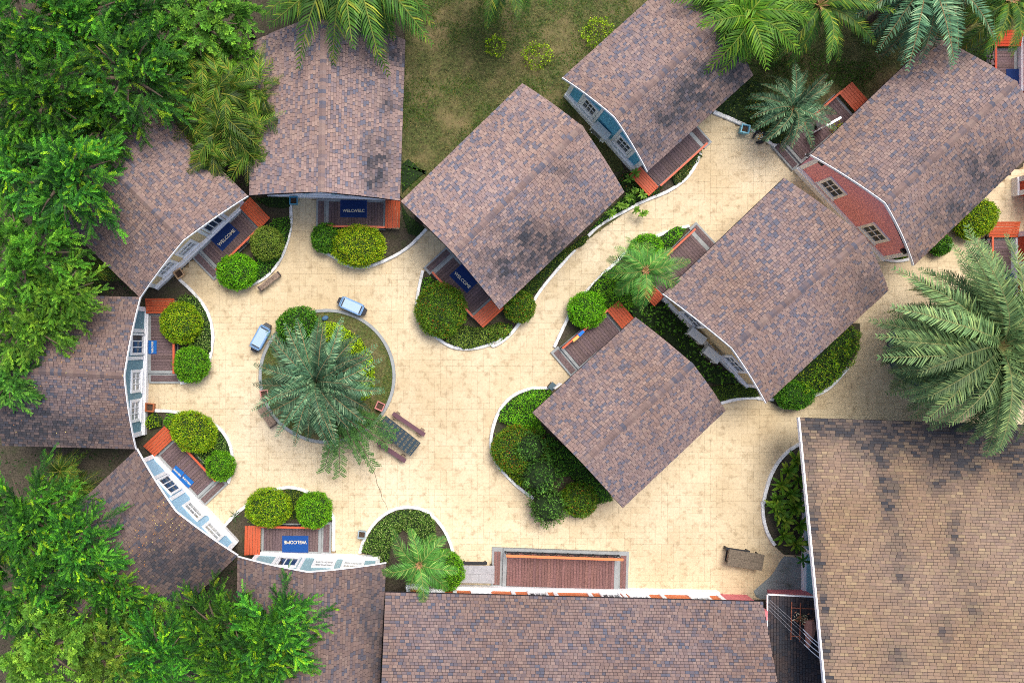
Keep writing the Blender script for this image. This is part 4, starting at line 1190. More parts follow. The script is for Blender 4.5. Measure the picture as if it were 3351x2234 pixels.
for (x, y, z, R, n, lab) in [(2440, 60, 4.6, 150, 30, 'bright green broad leafed palm right above the sky blue cottage roof'), (2380, -20, 4.4, 140, 26, 'bright green palm at the top edge nearest the sky blue cottage roof'), (2520, 20, 4.2, 140, 28, 'bright broad leafed palm right of the other two at the top edge')]:
    palm((x, y), z, R, n, bright, lab, tiers=(.9, -.3), trunk_r=.08)
palm((2680, 20), 4.2, 190, 22, coco, 'green palm at the top edge left of the blue green date palm', tiers=(.8, -.4))
palm((3300, 0), 4.2, 170, 26, coco, 'dark palm at the very top right corner', tiers=(.8, -.4))
palm((2300, 940), 1.0, 45, 8, coco, 'low dark palm sprouting between the cream and lower middle cottages', tiers=(.8, .1), trunk_r=.05)
for (x, y, lab) in [(200, 1540, 'pale tipped small palm in the dark gap below the far left cottage'), (255, 1600, 'second small palm in the dark gap nearer the lower left cottage roof'), (300, 890, 'small palm in the gap between the tan and far left roofs'), (600, 2010, 'small palm in the gap between the lower left and bottom left roofs')]:
    palm((x, y), 1.5, 62, 14, areca, lab, tiers=(.9, 0), trunk_r=.05, base=False)


# ---- leafy trees: branches, twigs and leaflets
def crown_mesh(name, style, seed, R=1.0):
    rg = np.random.default_rng(seed)
    C, D, Nn, Ls, Ws, Tt = [], [], [], [], [], []
    if style == 'feather': cols, wts, nb, nt, nl, tl, ll, lw = [G_MID, G_DARK, G_BRIGHT, (0.17, 0.30, 0.012)], (.38, .34, .23, .05), 84, 14, 14, .26, .029, .0165
    elif style == 'fern': cols, wts, nb, nt, nl, tl, ll, lw = [(0.05, 0.155, 0.018), (0.028, 0.09, 0.014), (0.10, 0.23, 0.03), (0.13, 0.27, 0.03)], (.40, .28, .27, .05), 88, 12, 13, .22, .031, .017
    else: cols, wts, nb, nt, nl, tl, ll, lw = [(0.08, 0.19, 0.03), (0.05, 0.135, 0.02), (0.15, 0.28, 0.04)], (.45, .3, .25), 80, 9, 9, .20, .058, .027
    for b in range(nb):
        az = b * 2.39996 + rg.uniform(-.2, .2); s = (b + .5) / nb
        el = math.asin(1 - 1.05 * s); el = max(-.1, el)
        Lb = R * rg.uniform(.78, 1.06) * (1.0 - .28 * math.sin(el))
        d0 = np.array([math.cos(az) * math.cos(el), math.sin(az) * math.cos(el), math.sin(el) * .8])
        bt = rg.uniform(.55, 1.35)
        org = np.array([rg.uniform(-.38, .38) * R, rg.uniform(-.38, .38) * R, rg.uniform(-.12, .12) * R]); Lb *= .82
        for j in range(nt):
            u = .34 + .66 * (j + rg.uniform(0, 1)) / nt
            p = org + d0 * Lb * u; p[2] -= .33 * R * u ** 3 * math.cos(el)
            side = np.cross(d0, [0, 0, 1.]); side /= np.linalg.norm(side) + 1e-9
            sg = 1 if j % 2 else -1
            td = d0 * 1.15 + side * sg * rg.uniform(.15, .75) + np.array([0, 0, rg.uniform(-.5, .35)]) + rg.normal(size=3) * .16
            td /= np.linalg.norm(td)
            tlen = tl * rg.uniform(.7, 1.25) * (1.15 - .5 * u)
            tt = np.linspace(.05, 1, nl)
            q = p + td * (tlen * tt)[:, None]; q[:, 2] -= .3 * tlen * tt ** 2
            ls = np.cross(td, [0, 0, 1.]); ls /= np.linalg.norm(ls) + 1e-9
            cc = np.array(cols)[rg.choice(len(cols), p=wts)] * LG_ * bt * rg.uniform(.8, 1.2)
            for s2 in (-1, 1):
                C.append(q); D.append(ls * s2 + td * .7 + rg.normal(size=(nl, 3)) * .28); Nn.append(np.tile([0, 0, 1.], (nl, 1)) + rg.normal(size=(nl, 3)) * .3)
                Ls.append(ll * rg.uniform(.7, 1.25, nl)); Ws.append(lw * rg.uniform(.8, 1.2, nl))
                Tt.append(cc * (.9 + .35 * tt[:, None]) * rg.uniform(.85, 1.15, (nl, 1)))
    v, f = leafquads(np.concatenate(C), np.concatenate(D), np.concatenate(Nn), np.concatenate(Ls), np.concatenate(Ws))
    return mesh(name, v, f, M_LEAF, tint=np.concatenate(Tt))


CROWNS = {'feather': [crown_mesh('feathery_crown', 'feather', s) for s in (1, 2, 3)],
          'fern': [crown_mesh('fern_leaved_crown', 'fern', s) for s in (4, 5)],
          'leafy': [crown_mesh('leafy_crown', 'leafy', s) for s in (6, 7)]}
limb = MB()
for i in range(9):
    a = i * 2.4; e = .35 + .1 * (i % 4)
    d = np.array([math.cos(a) * math.cos(e), math.sin(a) * math.cos(e), math.sin(e)])
    limb.tube([(0, 0, -.3), d * .3 - (0, 0, .1), d * .6 + (0, 0, -.18), d * .8 + (0, 0, -.3)], [.04, .028, .015, .006], 5)
LIMBS = mesh('limbs', limb.v, limb.f, M_BARK)
trunkm = MB(); trunkm.tube([(0, 0, 0), (.05, .02, .35), (0, .04, .7), (0, 0, 1)], [.16, .12, .1, .08], 8); TRUNK = mesh('trunk', trunkm.v, trunkm.f, M_BARK)
TREES = [
    (60, 60, 7.5, 210, 'feather', 'yellow green feathery tree filling the top left corner'),
    (250, 30, 7.0, 190, 'feather', 'feathery tree at the top edge second from the left corner'),
    (450, 60, 6.5, 170, 'feather', 'dark feathery tree at the top edge beside the pale leafy tree'),
    (400, 230, 7.5, 195, 'feather', 'feathery tree whose sprays hang over the tan cottage roof'),
    (640, 60, 6.5, 165, 'leafy', 'pale leafy tree at the top left of the top centre cottage'),
    (560, 190, 5.5, 110, 'feather', 'darker feathery tree behind the areca palm clump'),
    (745, 175, 5.6, 85, 'leafy', 'light green leafy branches hanging between tan and top centre cottage roofs'),
    (770, 20, 5.5, 90, 'leafy', 'small leafy tree with yellow tips at the top edge beside the palm'),
    (110, 300, 8.0, 200, 'feather', 'feathery tree on the left edge in the upper forest'),
    (300, 400, 7.0, 140, 'feather', 'feathery tree reaching over the tan cottage roof ridge'),
    (190, 570, 8.0, 215, 'feather', 'large feathery tree with long sprays beside the tan cottage roof'),
    (20, 520, 7.6, 170, 'feather', 'feathery tree on the left edge beside the long sprayed one'),
    (60, 820, 7.6, 190, 'fern', 'soft fern leaved tree on the left edge above the far left cottage'),
    (180, 960, 7.2, 150, 'fern', 'fern leaved tree touching the top edge of the far left cottage roof'),
    (70, 1060, 7.0, 170, 'fern', 'fern leaved tree over the upper back of the far left cottage roof'),
    (10, 1240, 6.6, 120, 'fern', 'lower fern leaved tree at the left edge beside the far left roof'),
    (60, 1690, 7.4, 190, 'feather', 'bright feathery tree on the left edge below the dark gap'),
    (220, 1800, 7.4, 170, 'feather', 'bright feathery tree covering the back of the lower left cottage roof'),
    (60, 1930, 7.6, 190, 'feather', 'feathery tree at the left edge in the lower forest'),
    (330, 1960, 6.6, 150, 'feather', 'feathery tree just left of the dark leafy one in the lower forest'),
    (440, 2000, 5.4, 125, 'leafy', 'dark leafy tree at the lower end of the lower left cottage roof'),
    (120, 2140, 7.6, 185, 'leafy', 'pale leafy tree in the bottom left corner'),
    (320, 2180, 7.2, 150, 'leafy', 'pale leafy tree at the bottom edge right of the corner tree'),
    (520, 2170, 7.0, 165, 'feather', 'feathery tree at the bottom edge left of the cottage roof'),
    (700, 2070, 7.0, 150, 'feather', 'feathery tree rising into the gap beside the bottom left roof'),
    (890, 2080, 7.2, 175, 'feather', 'upright feathery tree over the bottom left cottage roof'),
    (800, 2200, 7.4, 200, 'feather', 'feathery tree at the bottom edge over the cottage roof'),
]
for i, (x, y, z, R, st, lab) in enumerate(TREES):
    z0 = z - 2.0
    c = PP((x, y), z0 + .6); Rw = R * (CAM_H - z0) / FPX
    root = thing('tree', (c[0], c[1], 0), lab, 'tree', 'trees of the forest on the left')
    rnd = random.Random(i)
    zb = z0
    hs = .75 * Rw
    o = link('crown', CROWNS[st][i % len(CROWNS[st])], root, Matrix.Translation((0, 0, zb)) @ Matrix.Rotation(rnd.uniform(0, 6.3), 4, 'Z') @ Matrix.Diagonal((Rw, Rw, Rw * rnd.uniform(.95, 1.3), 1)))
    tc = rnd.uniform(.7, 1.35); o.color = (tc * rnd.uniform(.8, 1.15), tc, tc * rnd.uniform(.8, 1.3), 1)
    link('limbs', LIMBS, root, Matrix.Translation((0, 0, zb)) @ Matrix.Diagonal((Rw, Rw, Rw * .7, 1)))
    link('trunk', TRUNK, root, Matrix.Diagonal((1, 1, zb, 1)))

# undergrowth of the forest floor
cover([(-120, -100), (840, -100), (840, 100), (800, 630), (470, 960), (300, 980), (0, 960), (-120, 960)], .7, [G_DARK, (0.012, 0.04, 0.008)], (.5, .5), 'dark undergrowth on the forest floor at upper left', 'undergrowth', 'undergrowth', dens=40, leaf=.16, kind='stuff', lump=1.0)
cover([(-120, 1470), (430, 1480), (560, 1650), (770, 1830), (770, 2300), (-120, 2300)], .6, [G_DARK, (0.012, 0.04, 0.008)], (.5, .5), 'dark undergrowth on the forest floor at lower left', 'undergrowth', 'undergrowth', dens=36, leaf=.16, kind='stuff', lump=1.0)

# ---------------------------------------------------------------- clipped shrubs
YG = [(0.22, 0.36, 0.012), (0.13, 0.27, 0.012), (0.38, 0.44, 0.02), (0.06, 0.16, 0.012)]; YGW = (.4, .25, .15, .2)
GG = [(0.10, 0.29, 0.012), (0.06, 0.21, 0.012), (0.18, 0.38, 0.02)]; GGW = (.45, .35, .2)
DG = [(0.055, 0.19, 0.018), (0.03, 0.12, 0.014), (0.13, 0.29, 0.025)]; DGW = (.45, .35, .2)
RG = [(0.085, 0.19, 0.018), (0.05, 0.13, 0.014), (0.17, 0.25, 0.02), G_RED]; RGW = (.42, .33, .21, .04)
OG = [(0.15, 0.23, 0.045), (0.09, 0.17, 0.025), (0.22, 0.28, 0.06)]
LG = [(0.12, 0.36, 0.012), (0.07, 0.26, 0.012), (0.20, 0.44, 0.02)]
SB = ball
SB((593, 1058), 66, 1.5, YG, YGW, 'large yellow green ball shrub on the far left terrace bed')
SB((628, 1192), 57, 1.4, GG, GGW, 'fresh green ball shrub just below the yellow green one at the far left')
SB((634, 1412), 76, 1.6, YG, YGW, 'large olive yellow oval shrub at the lower left cottage', ry=63, rz=-.5)
SB((722, 1524), 47, 1.2, GG, GGW, 'small green ball shrub at the tip of the lower left bed')
SB((879, 1660), 73, 1.5, YG, (.35, .35, .1, .2), 'broad mound shrub left of its pair above the bottom left terrace', ry=62)
SB((1028, 1668), 58, 1.4, GG, (.4, .25, .35), 'square cut mound shrub right of its pair above the bottom left terrace')
SB((874, 796), 53, 1.4, OG, (.5, .3, .2), 'olive round shrub beside the orange bench of the tan cottage')
SB((776, 889), 64, 1.4, LG, GGW, 'bright green round shrub at the tan cottage step', ry=57)
SB((1171, 804), 86, 1.5, YG, (.36, .2, .3, .14), 'widest yellow shrub in front of the top centre cottage', ry=66)
SB((1066, 779), 46, 1.2, DG, (.4, .25, .35), 'smaller green shrub tucked left of the widest yellow one', ry=48)
SB((972, 1062), 68, 1.4, DG, DGW, 'glossy dark green shrub at the top of the central round bed', leaf=.11, ry=54, rz=.5)
SB((1442, 1016), 82, 1.5, RG, RGW, 'large dark shrub with reddish tips beside the upper middle terrace', ry=88)
SB((1700, 1003), 51, 1.3, RG, RGW, 'round reddish green shrub at the lower corner of the wide roof')
SB((1920, 1015), 59, 1.4, LG, GGW, 'brilliant green ball shrub at the corner of the lower middle terrace')
SB((2115, 815), 55, 1.2, LG, GGW, 'round green shrub beneath the foxtail palm', ry=48)
SB((1455, 1865), 62, 1.3, GG, GGW, 'green mound right of the bottom foxtail palm', ry=66, rz=.4)
SB((1700, 1470), 88, 1.5, RG, (.45, .25, .2, .1), 'large mixed shrub with orange sprigs in the half round bed', ry=78)
SB((1895, 1635), 60, 1.3, RG, RGW, 'round dark shrub with one orange flower at the foot of the half round bed', ry=55)
SB((2600, 1293), 60, 1.2, DG, DGW, 'low dark green ball at the bottom of the cream cottage hedge', ry=46)
SB((3190, 715), 74, 1.3, YG, YGW, 'rounded yellow green shrub emerging right of the pink cottage roof', ry=58, rz=.6)
SB((3075, 800), 36, .8, DG, DGW, 'small dark shrub under the right eave of the pink cottage')
SB((2935, 1395), 1, .2, DG, DGW, 'tiny weed', dens=.1) if False else None


def loose_shrub(p, r, h, cols, wts, label, cat='shrub', group=None, leaf=.09, dens=.5):
    return ball(p, r, h, cols, wts, label, leaf=leaf, dens=dens, name='shrub', cat=cat, group=group, lump=.3)


VY = [(0.20, 0.34, 0.012), (0.30, 0.40, 0.015), (0.12, 0.24, 0.012)]
for p, r, lab in [((1621, 152), 31, 'lime shrub on the lawn nearest the palm fronds'), ((1757, 184), 40, 'middle lime shrub on the lawn'), ((1958, 110), 46, 'widest lime shrub against the sky blue cottage roof')]:
    loose_shrub(p, r, .7, VY, (.45, .25, .3), lab, group='lime green shrubs dotted on the lawn', dens=.35)
YEL = [(0.32, 0.50, 0.012), (0.22, 0.40, 0.012), (0.46, 0.60, 0.02)]
cover(T('m2', (640, 1330), (700, 1310), (760, 1320), (830, 1340), (900, 1390), (1000, 1460), (1060, 1568)) + T('l2', (1075, 120), (1110, 250), (1110, 400), (1080, 520), (1000, 560), (900, 300), (800, 100)) + T('m2', (700, 1500)), .75, YEL, (.45, .35, .2), 'bright yellow crescent hedge behind the central palm', dens=800, lump=.5)
cover(T('l1', (1250, 690), (1310, 650), (1380, 700), (1370, 780), (1280, 800), (1240, 770)), .6, VY, (.4, .3, .3), 'lime shrub beside the terracotta planter', 'shrub', 'shrub', lump=.5)
loose_shrub((562, 1378), 22, .6, GG, GGW, 'small green shrub between the lime shrub and the oval shrub')
loose_shrub((2745, 430), 26, .5, [(0.35, 0.35, 0.03), (.22, .28, .02)], (.5, .5), 'small yellow shrub beside the pink cottage steps')

# hedges and ground cover in the beds
cover(T('m2', (170, 520), (250, 430), (390, 410), (400, 480), (365, 620), (305, 770), (215, 890), (80, 985), (0, 1000), (0, 900), (100, 800), (60, 650), (330, 640), (300, 560)), .5, DG, DGW, 'dark ground hedge wrapping the olive shrub', dens=500)
cover(T('m2', (80, 260), (220, 240), (390, 250), (390, 330), (330, 340), (200, 330)), .5, [(.05, .11, .02), (.03, .07, .01)], (.5, .5), 'thin planting behind the tan cottage bench', 'bushes', 'hedge', dens=240)
VG = [(0.15, 0.26, 0.07), (0.08, 0.18, 0.03), (0.30, 0.38, 0.17), (.05, .13, .015)]
cover(T('m1', (1510, 1110), (1580, 1070), (1680, 1100), (1760, 1230), (1795, 1330), (1805, 1568)) + T('l1', (1790, 150), (1700, 120), (1560, 60), (1500, 20)) + T('m1', (1560, 1500), (1700, 1400), (1690, 1250), (1530, 1190)), .45, VG, (.35, .3, .15, .2), 'variegated hedge round the far left ball shrubs', dens=520)
cover(T('l1', (1850, 800), (1920, 870), (1960, 950), (1965, 1010), (1880, 1000), (1780, 1080), (1740, 1110), (1600, 980), (1700, 960), (1830, 900)), .45, VG, (.3, .35, .1, .25), 'variegated hedge behind the small ball of the lower left bed', dens=520)
cover(T('l2', (340, 1310), (440, 1310), (540, 1350), (470, 1400), (440, 1568), (400, 1568)), .5, [(.15, .20, .02), (.08, .13, .012)], (.5, .5), 'loose hedge between the pair of mound shrubs', dens=400)
cover(T('b2', (1000, 450), (1010, 390), (1070, 290), (1130, 210), (1230, 130), (1350, 90), (1480, 90), (1590, 120), (1640, 200), (1640, 290), (1690, 390), (1600, 480), (1500, 330), (1350, 260), (1250, 400), (1230, 540), (1150, 540), (1080, 480)), .55, VG, (.38, .25, .17, .2), 'variegated hedge arching round the bottom palm', dens=620)
cover(T('m2', (1530, 930), (1600, 930), (1700, 1060), (1600, 1090), (1500, 1080)), .5, GG, GGW, 'green tuft hedge at the upper end of the reddish shrub', dens=420)
cover(T('m2', (1700, 1470), (1780, 1400), (1880, 1340), (2000, 1360), (2150, 1330), (2290, 1380), (2240, 1430), (2100, 1500), (1960, 1540), (1870, 1550)), .5, OG, (.4, .4, .2), 'low mixed hedge below the reddish shrub', dens=560)
cover(T('m3', (0, 1380), (90, 1310), (210, 1340), (190, 1420), (90, 1490), (0, 1520)), .4, RG, RGW, 'low hedge tip under the round reddish shrub', dens=500)
cover(T('m3', (260, 1070), (500, 800), (840, 560), (860, 600), (820, 650), (740, 690), (600, 830), (480, 960), (400, 1070), (370, 1100)), .5, [(0.07, 0.14, 0.02), (0.04, 0.09, 0.014), (.16, .18, .03)], (.45, .35, .2), 'narrow hedge along the lower right eave of the wide roof', dens=560)
cover(T('m3', (820, 570), (1000, 380), (1200, 200), (1260, 200), (1260, 300), (1030, 425), (910, 510)), .5, DG, DGW, 'dark upper hedge between the wide roof and the winding path', dens=460)
cover(T('m3', (1100, 90), (1180, 30), (1280, 10), (1330, 140), (1370, 210), (1440, 180), (1500, 150), (1460, 220), (1280, 290), (1170, 200)), .5, [(.06, .14, .02), (.03, .08, .012), (.20, .06, .03)], (.45, .4, .15), 'mixed planting round the orange bench of the sky blue cottage', dens=460)
cover(T('m3', (1490, 140), (1560, 60), (1640, 0), (1740, 0), (1700, 70), (1600, 150)) + T('t3', (1560, 1500)), .45, [(.17, .17, .09), (.09, .12, .04), (.05, .09, .02)], (.4, .3, .3), 'pale grey green hedge outside the sky blue cottage railing', dens=520)
cover(T('t3', (1560, 1480), (1700, 1360), (1820, 1270), (1835, 1330), (1790, 1380), (1720, 1470), (1640, 1568)), .4, [(.10, .15, .04), (.05, .10, .02), (.18, .14, .05)], (.4, .4, .2), 'loose hedge at the top end of the sky blue cottage bed', dens=400)
cover(T('m3', (1480, 580), (1560, 520), (1620, 490), (1700, 520), (1600, 640), (1530, 700), (1480, 660)), .6, LG, (.35, .45, .2), 'wedge shaped hedge beside the cream cottage railing', dens=520)
cover(T('m3', (1000, 880), (1090, 830), (1200, 900), (1260, 1000), (1290, 1150), (1180, 1220), (1020, 1200), (900, 1120), (840, 1060), (900, 980)), .8, GG, (.4, .3, .3), 'thick glossy hedge between the brilliant ball and foxtail palm', dens=620, leaf=.09)
cover(T('m3', (1200, 1180), (1290, 1110), (1420, 1190), (1500, 1130), (1560, 1230), (1700, 1330), (1800, 1560)) + T('l3', (1900, 250), (2100, 330), (2160, 420), (1980, 430), (1860, 390), (1720, 200), (1500, 0)) + T('m3', (1400, 1430), (1230, 1270)), .8, [(.045, .13, .016), (.08, .20, .02), (.03, .08, .012)], (.4, .25, .35), 'dark long leaved planting between the cream and lower middle cottages', dens=240, leaf=.2, lump=.8)
cover(T('l3', (1900, 430), (2180, 400), (2280, 430), (2320, 520), (2100, 530), (1980, 560), (1920, 520)), .45, [(.10, .17, .02), (.06, .12, .015)], (.5, .5), 'lighter hedge strip below the dark planting', dens=480)
cover(T('l3', (180, 560), (270, 490), (380, 450), (520, 450), (560, 500), (380, 640), (500, 830), (420, 860), (250, 800), (90, 730), (90, 640)), .8, LG, (.3, .4, .3), 'dense green hedge at the top of the half round bed', dens=640)
cover(T('l3', (500, 820), (620, 920), (780, 1060), (900, 1200), (1060, 1380), (1050, 1410), (940, 1440), (860, 1380), (700, 1200), (560, 1200), (430, 1000)), .75, DG, (.35, .45, .2), 'dark hedge running along the lower middle cottage roof', dens=560)
cover(T('l3', (15, 900), (60, 960), (100, 1090), (200, 1120), (280, 1200), (380, 1290), (400, 1360), (330, 1310), (240, 1270), (140, 1170), (60, 1080), (20, 1000)), .5, YG, (.5, .2, .2, .1), 'yellow green border hedge on the lower rim of the half round bed', dens=620)
cover(T('l4', (240, 530), (420, 330), (650, 110), (760, 0)) + T('m4', (800, 1430), (890, 1335), (945, 1400), (950, 1568)) + T('l4', (945, 80), (860, 260), (780, 350), (720, 400), (620, 480), (540, 505), (400, 500)), 1.0, [(.10, .22, .012), (.055, .15, .012), (.24, .30, .015)], (.45, .35, .2), 'yellowish green oval hedge along the right eave of the cream cottage', dens=640, lump=.5)
cover(T('m4', (1190, 745), (1250, 720), (1350, 715), (1355, 770), (1280, 780), (1200, 770)), .35, YG, YGW, 'little hedge behind the kerb of the pink cottage', dens=480)
cover(T('t3', (1930, 940), (1980, 830), (2080, 700), (2200, 660), (2352, 700), (2352, 1100), (2200, 1060), (2080, 1000)), .4, [(.05, .09, .02), (.10, .12, .03), (.02, .05, .01)], (.4, .2, .4), 'shaggy dark planting right of the sky blue cottage', dens=240, leaf=.12)
cover(T('t4', (0, 700), (120, 820), (320, 900), (500, 950), (560, 1050), (400, 1150), (300, 1230), (220, 1230), (120, 1150), (0, 1080)), .5, [(.05, .09, .02), (.14, .14, .03), (.02, .05, .01), (.22, .12, .03)], (.4, .2, .32, .08), 'shaggy planting with yellow leaves under the small date palm', dens=300, leaf=.12)
cover(T('t4', (1750, 380), (1900, 250), (2120, 280), (2080, 420), (2050, 600), (1900, 480)), .6, [(.03, .09, .012), (.05, .12, .015)], (.5, .5), 'dark bushes behind the pink cottage roof', dens=240, leaf=.14)
cover(T('t4', (60, 420), (300, 300), (560, 420), (900, 520), (1150, 560), (1100, 640), (900, 800), (700, 700), (300, 640), (80, 560)), .15, [(.03, .09, .012), (.05, .12, .015)], (.5, .5), 'darker grass patch under the palms at top right', 'grass_patch', 'grass', dens=300, leaf=.1, kind='stuff')
cover(T('m2', (1340, 300), (1400, 400), (1540, 510), (1480, 590), (1400, 560), (1350, 400)), .2, [(.03, .08, .012), (.05, .10, .02)], (.5, .5), 'thin dark planting in the gap right of the top centre cottage', dens=160)
cover(T('t2', (1345, 1400), (1400, 1350), (1560, 1490)) + T('m2', (1560, 20), (1400, 160), (1345, 220)), .3, [(.03, .09, .012), (.06, .14, .015)], (.5, .5), 'weedy corner of the lawn between two roofs', dens=130, leaf=.12)
loose_shrub(T('l3', (345, 950))[0], 52, 2.0, [(.05, .14, .03), (.03, .09, .02), (.09, .19, .04)], (.4, .4, .2), 'upper of the two conifer like trees in the half round bed', 'tree', leaf=.12, dens=.6)
loose_shrub(T('l3', (430, 1180))[0], 58, 2.2, [(.05, .14, .03), (.03, .09, .02), (.09, .19, .04)], (.4, .4, .2), 'lower of the two conifer like trees in the half round bed', 'tree', leaf=.12, dens=.6)
loose_shrub(T('l3', (500, 1450))[0], 54, 1.9, [(.06, .15, .03), (.035, .09, .02)], (.6, .4), 'small grey stemmed tree at the foot of the half round bed', 'tree', leaf=.11, dens=.6)


# ---- star leaved and broad leaved plants
def rosette(p, r, n, cols, label, z=.35, leafw=.05, name='leafy_plant', group=None, el=(0.15, .9), cat='plant', w=None):
    c = PP(p, z); k = (CAM_H - z) / FPX; R = r * k
    root = thing(name, (c[0], c[1], 0), label, cat, group)
    V, F, C_ = [], [], []
    for i in range(n):
        a = i * 2.4 + random.uniform(-.3, .3); e = random.uniform(*el)
        d = np.array([math.cos(a) * math.cos(e), math.sin(a) * math.cos(e), math.sin(e)])
        L = R * random.uniform(.75, 1.1); s = np.cross(d, (0, 0, 1)); s /= np.linalg.norm(s); ww = (w or leafw) * random.uniform(.8, 1.2)
        p0 = np.array([0, 0, z]); p1 = p0 + d * L * .45; p2 = p0 + d * L * .8 - (0, 0, L * .12); p3 = p0 + d * L - (0, 0, L * .3)
        b = len(V)
        V += [p0 - s * ww * .15, p0 + s * ww * .15, p1 + s * ww * .5, p1 - s * ww * .5, p2 + s * ww * .38, p2 - s * ww * .38, p3 + s * .004, p3 - s * .004]
        F += [(b, b + 1, b + 2, b + 3), (b + 3, b + 2, b + 4, b + 5), (b + 5, b + 4, b + 6, b + 7)]
        c_ = np.array(random.choice(cols)) * random.uniform(.8, 1.2); C_ += [c_ * .9, c_, c_ * 1.05]
    link('leaves', mesh('leaves', V, np.array(F), M_LEAF, tint=np.array(C_)), root)
    m = MB(); m.tube([ROOT[root], ROOT[root] + (0, 0, z)], .02, 5); m.build('stem', M_BARK, root)
    return root


SG = [(0.12, 0.26, 0.02), (0.18, 0.34, 0.03), (0.09, 0.2, 0.02)]
for (x, y, r, lab) in [(1050, 385, 24, 'star leaved plant nearest the narrow hedge'), (1125, 320, 18, 'star leaved plant just above the first one'), (1200, 255, 20, 'star leaved plant in the middle of the row by the path'), (1245, 190, 16, 'star leaved plant below the orange bench'), (1310, 225, 20, 'star leaved plant closest to the kerb bend'), (1250, 40, 24, 'yellow tipped star leaved plant on the bench'), (1200, 90, 22, 'star leaved plant left of the orange bench'), (1165, 325, 14, 'smallest star leaved plant of the row'), (1260, 360, 18, 'star leaved plant leaning out over the path'), (1310, 395, 18, 'lowest star leaved plant hanging over the path'), (1340, 380, 12, 'outermost star leaved tip over the path')]:
    rosette(T('m3', (x, y))[0], r, 14, SG, lab, z=.7, w=.075, group='star leaved plants beside the path')
BL = [(0.16, 0.28, 0.02), (0.10, 0.22, 0.015), (0.24, 0.33, 0.03), (0.06, 0.15, 0.012)]
for tl, x, y, lab in [('l4', 405, 1060, 'topmost broad leaved plant of the kerbed bed beside the tan roof'), ('l4', 330, 1150, 'broad leaved plant second from the top of the kerbed bed'), ('l4', 420, 1230, 'broad leaved plant touching the tan roof edge near the top'),
                     ('l4', 280, 1270, 'broad leaved plant near the kerb in the upper bed beside the tan roof'), ('l4', 360, 1350, 'upright broad leaved plant in the middle of the kerbed bed'), ('l4', 235, 1400, 'yellowish broad leaved plant leaning on the kerb beside the tan roof'),
                     ('l4', 400, 1470, 'broad leaved plant at mid height against the tan roof edge'), ('l4', 260, 1510, 'bright broad leaved plant spreading at the widest part of the bed'), ('b4', 390, 60, 'broad leaved plant in the lower middle of the bed by the roof edge'), ('b4', 230, 80, 'broad leaved plant whose leaf points out over the kerb'),
                     ('b4', 310, 180, 'large leaved plant in the lower third of the kerbed bed'), ('b4', 430, 220, 'broad leaved plant low in the bed against the tan roof edge'), ('b4', 290, 310, 'broad leaved plant near the lower tip of the kerbed bed'), ('b4', 400, 370, 'lowest broad leaved plant above the grey concrete apron')]:
    rosette(T(tl, (x, y))[0], 46, 17, BL, lab, z=.5, w=.15, name='broad_leaved_plant', group='broad leaved plants beside the big tan roof', el=(.1, 1.2))
rosette(T('b4', (460, 520))[0], 32, 7, [(.04, .13, .02)], 'dark drooping leaf cluster over the grey concrete apron', z=.9, w=.13, name='broad_leaved_plant', el=(.0, .5))
rosette(T('b1', (2010, 130))[0], 26, 14, [(.03, .09, .02), (.05, .12, .03)], 'spiky dark plant by the kerb left of the mound shrubs', z=.3, w=.03)

# ---- small tree with pinnate leaves leaning out of the round bed
c = PP((1120, 1330), 0.1); root = thing('small_tree', (c[0], c[1], 0.1), 'small tree with pinnate leaves spilling over the ring kerb', 'tree')
V, F, C_ = [], [], []
m = MB()
r0 = ROOT[root]
targets = [(1110, 1555), (1060, 1540), (1180, 1500), (1225, 1530), (1290, 1420), (1240, 1380), (1150, 1450), (1085, 1480), (1200, 1440), (1130, 1400), (1175, 1350), (1265, 1455)]
for (tx, ty) in targets:
    e = PP((tx, ty), 2.0) - r0; e[2] = 1.55
    p0 = np.zeros(3)
    path = [p0 * (1 - u) + e * u + np.array([0, 0, 1.5 * u * (1 - u) * 1.9]) for u in np.linspace(0, 1, 8)]
    m.tube([q + r0 for q in path], [.035 * (1 - .8 * u) + .004 for u in np.linspace(0, 1, 8)], 5)
    d0 = (path[-1] - path[2]); d0 /= np.linalg.norm(d0)
    sd0 = np.cross(d0, (0, 0, 1)); sd0 /= np.linalg.norm(sd0)
    for j in range(24):
        u = .3 + .7 * j / 23; q = p0 * (1 - u) + e * u + np.array([0, 0, 1.5 * u * (1 - u) * 1.9])
        dd = d0 * .7 + sd0 * (1 if j % 2 else -1) * random.uniform(.5, 1.1) + np.array([0, 0, -.15]); dd /= np.linalg.norm(dd)
        ls = np.cross(dd, (0, 0, 1)); ls /= np.linalg.norm(ls); Lr = random.uniform(.28, .42)
        n = 9; tt = np.linspace(.12, 1, n); pts = q + dd * (Lr * tt)[:, None]; pts[:, 2] -= .1 * tt ** 2
        for s2 in (-1, 1):
            v, f_ = leafquads(pts, ls * s2 + dd * .5 + RNG.normal(size=(n, 3)) * .12, np.tile([0, 0, 1.], (n, 1)) + RNG.normal(size=(n, 3)) * .2, np.full(n, .085), np.full(n, .045))
            F.append(f_ + sum(len(a_) for a_ in V)); V.append(v); C_.append(tints(n, [(.045, .13, .04), (.07, .17, .05), (.03, .09, .03)]))
link('foliage', mesh('foliage', np.concatenate(V), np.concatenate(F), M_LEAF, tint=np.concatenate(C_)), root)
m.build('branches', M_BARK, root)

